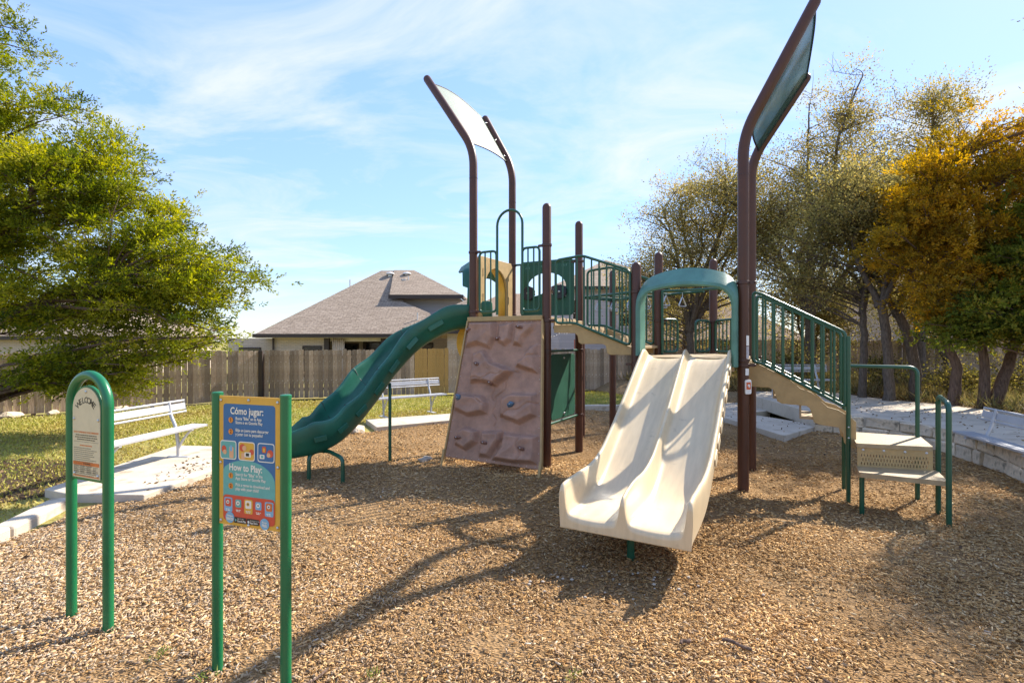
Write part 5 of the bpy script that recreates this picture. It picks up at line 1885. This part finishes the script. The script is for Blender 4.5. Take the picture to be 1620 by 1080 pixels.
def oak(label, x, y, z0, ells, trunk_r, seed, nl=130, lean=(0, 0), cpl=5, bare=10, cols=OAK, zmin=1.2, rc=.27, split=2.0, dens=20):
    """a short trunk forking into limbs, one or two into each lobe of the crown"""
    rnd = random.Random(seed)
    f = Vector((x + lean[0], y + lean[1], z0 + split))
    tr_ = [([(x, y, z0 - .1), (x + lean[0] * .25 + .04, y + lean[1] * .3, z0 + split * .5), tuple(f)], trunk_r, trunk_r * .75)]
    for c, r_, *_ in ells:
        for q in range(3 if r_[0] > 2 else 2):
            e = Vector((c[0] + rnd.uniform(-.65, .65) * r_[0], c[1] + rnd.uniform(-.5, .5) * r_[1], c[2] + rnd.uniform(-.1, .75) * r_[2]))
            m1 = f.lerp(e, .35) + Vector((rnd.uniform(-.3, .3), rnd.uniform(-.3, .3), .25))
            m2 = f.lerp(e, .7) + Vector((rnd.uniform(-.3, .3), rnd.uniform(-.3, .3), .1))
            tr_.append(([tuple(f - Vector((0, 0, .12))), tuple(m1), tuple(m2), tuple(e)], trunk_r * .62, .018))
    return tree('oak_tree', label, tr_, ells, nl, cpl, rc, (dens, 2), (.062, .32, .09), cols, M['bark_oak'], seed, G_OAK, .8, .15, bare, zmin=zmin)


oak('small leaved oak farthest left of the right hand trees, directly behind the green arch', 6.4, 18.5, .3, [((6.7, 18.3, 5.5), (2.9, 2.2, 2.9), 12), ((7.0, 18.2, 7.0), (2.0, 1.6, 1.5), 5), ((4.8, 18.6, 4.0), (1.8, 1.4, 2.0), 5), ((8.4, 18, 5.4), (2.4, 1.6, 2.5), 7)], .17, 21, 290)
oak('tallest thin topped oak, its crown rising just right of the tall brown post', 9.6, 16.6, .35, [((9.9, 16.4, 6.4), (3.0, 2.4, 3.0), 12), ((7.9, 16.6, 5.6), (2.0, 1.5, 2.5), 6), ((10.5, 16.2, 9.0), (1.3, 1.3, 1.6), 2)], .18, 22, 230, bare=40, split=2.4)
oak('tall oak with bare twiggy top rising behind the golden cedar', 13.0, 16.4, .35, [((13.0, 16.6, 6.6), (3.0, 2.2, 2.9), 12), ((13.4, 16.4, 9.2), (2.0, 1.4, 1.4), 3)], .18, 23, 175, bare=45, split=2.4)
oak('slender pale trunked oak directly behind the end of the green stair rails', 8.95, 13.1, .35, [((8.4, 13.6, 4.9), (2.0, 1.4, 1.8), 6), ((7.5, 13.9, 3.6), (1.3, 1.1, 1.2), 3)], .10, 24, 75, bare=6, zmin=2.2, rc=.25, split=2.3)
oak('dark leaning oak trunk, second from the stair rails, just left of its curved neighbour', 9.1, 12.4, .35, [((9.2, 13.2, 5.0), (1.9, 1.4, 1.7), 6), ((10.0, 13.3, 3.7), (1.3, 1.1, 1.1), 3)], .125, 25, 75, (-.2, 0), bare=6, zmin=2.2, rc=.25, split=2.4)
oak('grey curved oak trunk, third from the stair rails', 9.85, 12.5, .35, [((9.9, 13.8, 5.3), (2.0, 1.4, 1.8), 6)], .135, 26, 75, (-.4, .1), bare=6, zmin=2.4, rc=.25, split=2.2)
oak('low bushy oak farther back, between the green arch and the stair rails', 7.2, 21.5, .3, [((7.4, 21.5, 3.5), (3.2, 1.6, 2.3), 10)], .12, 27, 120, bare=6, zmin=.9, split=1.2)
oak('background oak at far right behind the cedars', 18.2, 19, .3, [((17.6, 19, 4.8), (4.2, 2.4, 3.6), 10)], .18, 28, 190, bare=10, zmin=.8)
oak('low leafy oak behind the slender trunks, in front of the brown fence', 10.6, 18.2, .3, [((10.8, 18.0, 3.0), (2.6, 1.2, 2.0), 10)], .09, 41, 130, bare=3, zmin=.8, split=1.0)
oak('low leafy oak filling the gap between the golden cedar and the far house', 15.2, 18.0, .3, [((15.2, 17.8, 3.2), (2.8, 1.2, 2.1), 10)], .09, 42, 130, bare=3, zmin=.8, split=1.0)

tree('cedar_tree', 'golden brown tinged cedar right of the oaks, above the three dark trunks', [([(9.95, 11.6, .3), (10.05, 11.6, 1.2), (9.7, 11.6, 2.2), (9.6, 11.7, 3.8), (9.9, 11.8, 5.8)], .13, .04), ([(10.3, 11.2, .3), (10.35, 11.25, 1.4), (10.3, 11.5, 3.0), (10.7, 11.7, 5.2)], .12, .04), ([(10.4, 11.1, .3), (10.9, 11.2, 1.5), (11.4, 11.3, 2.7), (11.7, 11.4, 4.2)], .14, .04)],
     [((9.4, 11.6, 5.2), (.95, 1.0, 1.25), 6), ((8.9, 11.4, 3.9), (1.3, 1.0, .7), 5), ((10.5, 11.7, 5.7), (.9, 1.0, 1.2), 5), ((11.5, 11.6, 5.2), (1.1, 1.1, 1.4), 6), ((10.3, 11.3, 4.0), (1.3, 1.0, .8), 4), ((12.5, 11.9, 6.1), (1.1, 1.1, 1.1), 5), ((9.4, 11.3, 2.8), (1.1, .8, .55), 3), ((11.4, 11.2, 3.1), (1.1, .8, .6), 3)],
     165, 5, .17, (13, 11), (.065, .2, .15), GOLD, M['bark_cedar'], 31, 'cedars', .5, .55, 12, zmin=2.0, up=.5)
tree('cedar_tree', 'dark green cedar at the right edge beside the golden one', [([(11.2, 10.3, .3), (11.15, 10.4, 1.5), (11.1, 10.6, 3.2), (11.1, 10.6, 4.9)], .15, .04)],
     [((10.6, 10.4, 3.5), (1.2, 1.0, .7), 6), ((11.5, 10.5, 4.2), (1.2, 1.0, .8), 5), ((10.0, 10.5, 2.5), (1.0, .8, .5), 4), ((11.2, 10.2, 2.1), (1.1, .8, .6), 4), ((9.3, 10.9, 2.2), (.7, .6, .35), 2)],
     110, 5, .18, (15, 9), (.07, .24, .13), DKJ, M['bark_cedar'], 32, 'cedars', .45, .45, 8, zmin=1.4, up=.3)
# stands just beyond the right edge of the picture and throws the dappled shade on the mulch
tree('oak_tree', 'oak just outside the right edge whose crown shades the mulch', [([(10.9, 7.2, .2), (10.6, 7.3, 2), (10.2, 7.7, 3.8), (10.2, 8.2, 6.4)], .16, .05)],
     [((9.95, 8.2, 6.5), (1.15, 1.3, 1.2), 7), ((8.95, 7.3, 5.2), (.85, 1.0, .8), 5), ((10.5, 9.0, 7.6), (1.2, 1.2, 1.0), 5), ((10.4, 9.2, 5.6), (1.0, 1.2, 1.0), 5), ((8.9, 6.6, 4.2), (1.0, .9, .6), 4)], 135, 6, .24, (20, 2), (.075, .30, .10), OAK, M['bark_oak'], 33, G_OAK, .8, .2, 3, zmin=2.8, cut=lambda c: c.x < c.y * 1.11)

# ------------------------------------------------------------------ ground cover
def scatter(n, x0, x1, y0, y1, poly, rng):
    P_ = np.stack([rng.uniform(x0, x1, n), rng.uniform(y0, y1, n)], 1)
    return P_[in_poly(P_, poly)]


def chips():
    rng = np.random.default_rng(77)
    parts = []
    for (ya, yb, dens, scale) in ((1.9, 3.4, 6200, .66), (3.4, 5.0, 4000, .76), (5.0, 8.0, 1500, .94), (8.0, 13.5, 450, 1.25)):
        xa, xb = max(-4.6, -yb * 1.08), min(7.1, yb * 1.08)
        n = int((xb - xa) * (yb - ya) * dens)
        P_ = scatter(n, xa, xb, ya, yb, BED, rng)
        P_ = P_[np.abs(P_[:, 0]) < P_[:, 1] * 1.06 + .15]
        parts.append((P_, np.full(len(P_), scale)))
    P_ = np.concatenate([p for p, _ in parts]); S_ = np.concatenate([s for _, s in parts])
    n = len(P_)
    th = np.array([noise.noise(Vector((a * 1.3, b * 1.3, 5.5))) + .6 * noise.noise(Vector((a * 4, b * 4, 2.2))) for a, b in P_])
    wear = np.exp(-((P_[:, 0] - .55) ** 2 / .35 + (P_[:, 1] - 3.55) ** 2 / .10)) + .8 * np.exp(-((P_[:, 0] + .02) ** 2 / .06 + (P_[:, 1] - 3.1) ** 2 / .08))
    keep = rng.random(n) > np.clip(.22 + .9 * th, 0, .72) + .55 * wear
    P_, S_ = P_[keep], S_[keep]
    n = len(P_)
    z = hz(P_[:, 0], P_[:, 1]) + rng.random(n) ** 2 * .022 + .004
    l = (.016 + .040 * rng.random(n) ** 1.8) * S_
    w = l * (.13 + .22 * rng.random(n)); w = np.minimum(w, .013)
    h = .002 + .005 * rng.random(n)
    yaw = rng.uniform(0, 2 * math.pi, n); pit = rng.normal(0, .2, n); rol = rng.normal(0, .28, n)
    cy, sy, cp, sp, cr, sr = np.cos(yaw), np.sin(yaw), np.cos(pit), np.sin(pit), np.cos(rol), np.sin(rol)
    ax = np.stack([cy * cp, sy * cp, sp], 1)
    ay = np.stack([-sy * cr - cy * sp * sr, cy * cr - sy * sp * sr, cp * sr], 1)
    az = np.cross(ax, ay)
    c = np.stack([P_[:, 0], P_[:, 1], z], 1)
    V_ = np.empty((n, 8, 3))
    tap = .45 + .5 * rng.random(n)
    bend = rng.normal(0, .10, n) * l
    for i, (a, b, q) in enumerate(((-1, -1, 0), (1, -1, 0), (1, 1, 0), (-1, 1, 0), (-1, -1, 1), (1, -1, 1), (1, 1, 1), (-1, 1, 1))):
        ww = np.where(a > 0, tap, 1.0) * w / 2
        V_[:, i] = c + ax * (a * l / 2)[:, None] + ay * (b * ww + (bend if a > 0 else 0))[:, None] + az * (q * h)[:, None]
    base = np.array([(4, 5, 6, 7), (0, 1, 5, 4), (1, 2, 6, 5), (2, 3, 7, 6), (3, 0, 4, 7)])
    F_ = (np.arange(n)[:, None, None] * 8 + base[None]).reshape(-1, 4)
    cols = [(.15, .08, .030), (.28, .155, .058), (.39, .235, .098), (.46, .295, .135), (.52, .36, .185), (.60, .47, .29)]
    # weathered patches: more silver chips at the front left, more orange ones to the right
    g = np.sin(P_[:, 0] * .9 + 1.2) * np.cos(P_[:, 1] * .8 - .5) * .12 + .05 * np.sin(P_[:, 0] * 2.3) * np.sin(P_[:, 1] * 2.9)
    t = np.clip(rng.normal(.49, .24, n) + g, 0, 1)
    tint = palette(rng, n, cols, t)
    pt = np.array([noise.noise(Vector((a * .9, b * .9, 3.3))) + .5 * noise.noise(Vector((a * 2.7, b * 2.7, 9.1))) for a, b in P_])
    tint = tint * (1 + .38 * np.clip(pt, -1, 1))[:, None] * np.array((1.0, 1.0, 1.0))
    tint = np.clip(tint, .01, .8)
    tint = tint * np.array((1.06, 1.0, .90))
    grey = np.clip(.12 - .08 * P_[:, 0] - .06 * (P_[:, 1] - 3) + rng.normal(0, .2, n), 0, .75)[:, None]
    lum = tint.mean(axis=1, keepdims=True)
    tint = tint * (1 - grey) + (lum * np.array((1.12, 1.03, .92))) * grey
    return tag(link('wood_chips', np_mesh('wood_chips', V_.reshape(-1, 3), F_, M['chip'], np.repeat(tint, 8, axis=0))), 'loose wood chip mulch covering the play area', None, None, 'stuff')


chips()


def blades(name, label, poly, box, n, hmin, hmax, cols, seed, z0=0.0, lean=.5, near=None):
    rng = np.random.default_rng(seed)
    P_ = scatter(n, *box, poly, rng)
    P_ = P_[(np.abs(P_[:, 0]) < P_[:, 1] * 1.06 + .3)]
    n = len(P_)
    c = np.stack([P_[:, 0], P_[:, 1], np.full(n, z0)], 1)
    d = nrm(np.concatenate([rng.normal(0, lean, (n, 2)), np.ones((n, 1)) * .8], 1))
    l = rng.uniform(hmin, hmax, n)
    tint = palette(rng, n, cols, np.clip(.5 + .32 * np.sin(P_[:, 0] * 1.1 + 2 * np.sin(P_[:, 1] * .7)) + rng.normal(0, .2, n), 0, 1))
    V_, F_, T_ = leaf_cards(c, d, l, np.full(n, .006) * (1 + P_[:, 1] * .10), tint, rng)
    return tag(link(name, np_mesh(name, V_, F_, M['grass'], T_)), label, None, None, 'stuff')


LAWN = [(-14, 4.9), (-4.95, 4.9), (-4.98, 5.72), (-5.5, 5.95), (-5.6, 8.5), (-4.4, 8.5), (-3.9, 9.5), (-3.2, 10.35), (-3.3, 11.35), (-.9, 12.65), (0, 12.7), (1.4, 13.55), (2.8, 13.7), (4.0, 13.2), (4.0, 18.9), (-7.6, 15.6), (-14.5, 10)]
GR = [(.30, .22, .075), (.42, .34, .095), (.40, .37, .08), (.30, .32, .07), (.48, .41, .15)]
blades('grass', 'yellowing winter grass on the lawn', LAWN, (-14, 4.5, 4.9, 19), 150000, .025, .065, GR, 5, -.014)
SOILP = [(-9.5, 5.4), (-7.6, 5.0), (-6.0, 5.5), (-5.35, 6.1), (-5.5, 7.0), (-6.2, 7.7), (-7.4, 7.9), (-9.3, 7.6)]


def litter(name, label, n, box, poly, z0, cols, seed, size=(.025, .06)):
    rng = np.random.default_rng(seed)
    P_ = scatter(n, *box, poly, rng)
    n = len(P_)
    c = np.stack([P_[:, 0], P_[:, 1], z0 + rng.random(n) * .015], 1)
    d = nrm(np.concatenate([rng.normal(0, 1, (n, 2)), rng.normal(.1, .25, (n, 1))], 1))
    l = rng.uniform(*size, n)
    V_, F_, T_ = leaf_cards(c, d, l, l * .28, palette(rng, n, cols), rng)
    return tag(link(name, np_mesh(name, V_, F_, M['grass'], T_)), label, None, None, 'stuff')


BR = [(.05, .03, .018), (.13, .075, .035), (.24, .155, .075), (.33, .24, .13)]
litter('fallen_leaves', 'dry leaves scattered on the patio paving', 420, (6.2, 10, 6, 14.5), [(6.6, 10), (7.2, 8.8), (7.2, 7), (10, 7), (9.7, 11.4), (8.8, 14.4), (6.6, 14.4)], .382, BR, 8)
litter('fallen_leaves', 'dry leaves on the walkway slab', 130, (4.7, 6.3, 9.2, 14), [(4.95, 9.4), (6.2, 10.4), (5.5, 12), (6.2, 14), (4.4, 14), (4.8, 11.6)], .108, BR, 9)
litter('fallen_leaves', 'dry brown leaves and bark scraps strewn over the mulch', 1500, (-4.5, 6.4, 2.2, 12), BED, .034, [(.06, .035, .02), (.16, .09, .04), (.28, .17, .08), (.20, .14, .08)], 14, (.02, .055))
litter('fallen_leaves', 'dark leaf scraps on the bare soil patch at left', 1000, (-9.5, -5.2, 5, 8), SOILP, .0, BR[:3], 10, (.03, .08))
litter('fallen_leaves', 'crumbs of mulch kicked onto the left bench slab', 160, (-4.7, -4.0, 5.9, 8.2), [(-4.5, 6.1), (-4.15, 5.9), (-4.05, 7), (-4.25, 8.1), (-4.7, 7.6)], .088, BR, 13)
WOODP = [(6.0, 14.7), (9.0, 14.7), (9.3, 12.8), (9.9, 11.5), (10.1, 9.2), (24, 9), (26, 20), (9, 20.4), (4.0, 18.9)]
litter('fallen_leaves', 'leaf litter under the trees at right', 22000, (5, 24, 9, 21), WOODP, .366, BR, 12, (.05, .12))
blades('undergrowth', 'dry grassy undergrowth beneath the right hand trees', WOODP, (4.0, 24, 9, 20.4), 75000, .10, .50, [(.10, .07, .03), (.22, .16, .06), (.30, .23, .09), (.13, .13, .04), (.36, .28, .13)], 15, .36, .6)


def shrub(label, x, y, z0, r, h, seed, cols):
    ells = [((x, y, z0 + h * .55), (r, r * .8, h * .5), 1)]
    return tree('shrub', label, [([(x, y, z0 - .05), (x, y, z0 + h * .3), (x + .05, y, z0 + h * .6)], .025, .01)], ells, 26, 4, .16, (8, 2), (.06, .32, .07), cols, M['bark_oak'], seed, 'shrubs below the right hand trees', .8, .4, 3, 'shrub', z0 + .1)


SHR = [(.05, .05, .016), (.13, .115, .03), (.23, .19, .055), (.32, .25, .09)]
for k, (x, y, r, h, lab) in enumerate(((11.2, 9.6, .8, .75, 'pale leaved shrub at the right edge behind the wall bench'), (11.0, 12.6, .7, .8, 'low dry shrub behind the dark cedar trunks'), (12.6, 12.6, .9, 1.0, 'bushy shrub between the golden and the green cedar'), (8.6, 15.8, .7, 1.2, 'thin yellowing shrub behind the slender trunks by the stair rails'), (6.7, 16.0, .65, 1.5, 'upright bright leaved shrub seen between the stair balusters'), (10.6, 14.6, .8, 1.1, 'yellow leaved shrub behind the curved grey trunk'))):
    shrub(lab, x, y, .36, r, h, 50 + k, SHR)

# ------------------------------------------------------------------ small things on the mulch
M['palerock'] = paint('pale_rock', (.40, .34, .27), .9, 0, .2, 20, .5, 40)


def rock(name, label, cat, x, y, r, seed, mat, z=0, group=None, sc=(1, .8, .5)):
    bm = bmesh.new()
    bmesh.ops.create_icosphere(bm, subdivisions=2, radius=r)
    for v in bm.verts:
        n_ = noise.noise(v.co * (2.2 / r) * .6 + Vector((seed * 3.1, 0, 0)))
        v.co = Vector((v.co.x * sc[0], v.co.y * sc[1], v.co.z * sc[2])) * (1 + .45 * n_)
    me = bpy.data.meshes.new(name)
    bm.to_mesh(me); bm.free()
    me.materials.append(mat)
    o = link(name, me, None, (x, y, z + r * .2), (0, 0, seed))
    return tag(o, label, cat, group)


rock('stone', 'pale crumpled looking stone lying on the mulch left of the climbing wall', 'stone', -1.3, 7.75, .11, 1, M['palerock'], sc=(1.3, .7, .4))
rock('stone', 'dark stone against the corner of the far bench slab', 'stone', -3.05, 10.15, .16, 2, M['limestone'])
for k, (x, y, r) in enumerate(((-12.0, 12.25, .16), (-11.4, 12.75, .13), (-10.9, 13.15, .14), (-10.35, 13.6, .12))):
    rock('stone', ['rounded stone at the fence foot, nearest the left edge', 'second fallen stone from the left edge along the fence foot', 'third fallen stone along the fence foot', 'small stone along the fence foot, nearest the bench'][k], 'stone', x, y, r, 4 + k, M['limestone'], sc=(1.4, .8, .6))
rng = np.random.default_rng(4)
Vs, Fs = [], []
mb = MB()
for k in range(46):
    x, y = rng.normal((1.0 if k % 2 else .35), .34), rng.normal(3.86, .13)
    mb.ball((x, y, .02 + float(hz(x, y))), float(rng.uniform(.005, .016)), 6, 5, (1, .8, .6))
tag(mb.build('pebbles', M['palerock'], None, smooth=70), 'pale pebbles exposed in the slide shadow', None, None, 'stuff')
for k, (x, y, a, l, lab) in enumerate((((1.28), 2.93, -.75, .16, 'thick dark stick lying right of centre on the front mulch'), (-1.06, 2.66, 1.1, .30, 'long reddish stick behind the front right sign post'), (1.62, 2.55, 1.5, .22, 'bent thin stick at the bottom edge right of centre'), (1.0, 2.95, .3, .07, 'short dark wood lump on the front mulch'))):
    mb = MB()
    mb.tube(catmull([(-l / 2, 0, 0), (-l / 6, .012, .006), (l / 5, -.008, .01), (l / 2, .012, .002)], 4), [.004 + .006 * (1 if k in (0, 3) else .4)] * 13, 7)
    o = mb.build('stick', M['bark_cedar'], None)
    o.location = (x, y, .03 + float(hz(x, y))); o.rotation_euler = (0, 0, a)
    tag(o, lab, 'stick')
# small weeds pushing through the mulch
for k, (x, y) in enumerate(((-1.62, 2.72), (-2.0, 2.9), (-.92, 2.6), (.32, 2.72), (-2.3, 2.55), (-.75, 2.75))):
    rng = np.random.default_rng(90 + k)
    n = 40
    c = np.stack([rng.normal(0, .03, n), rng.normal(0, .03, n), np.zeros(n)], 1)
    d = nrm(np.concatenate([rng.normal(0, .7, (n, 2)), np.ones((n, 1))], 1))
    V_, F_, T_ = leaf_cards(c, d, rng.uniform(.02, .05, n), np.full(n, .0025), palette(rng, n, [(.08, .13, .02), (.18, .25, .04), (.28, .30, .08)]), rng)
    o = link('grass_tuft', np_mesh('grass_tuft', V_, F_, M['grass'], T_), None, (x, y, .02 + float(hz(x, y))))
    tag(o, ['tiny grass tuft between the two legs of the How to Play sign', 'tiny grass tuft in the mulch left of the How to Play sign', 'tiny grass tuft at the bottom edge right of the How to Play sign', 'tiny grass tuft farthest right on the front mulch', 'tiny grass tuft farthest left along the bottom edge', 'tiny grass tuft just right of the nearest sign post'][k], 'weed', 'grass tufts in the mulch')

# lettering becomes mesh
dg = bpy.context.evaluated_depsgraph_get()
dg.update()
for o in [o for o in SC.objects if o.type == 'FONT']:
    me = bpy.data.meshes.new_from_object(o.evaluated_get(dg))
    m = bpy.data.objects.new('lettering', me)
    COL.objects.link(m)
    m.parent = o.parent
    m.location, m.rotation_euler, m.scale = o.location, o.rotation_euler, o.scale
    bpy.data.objects.remove(o)
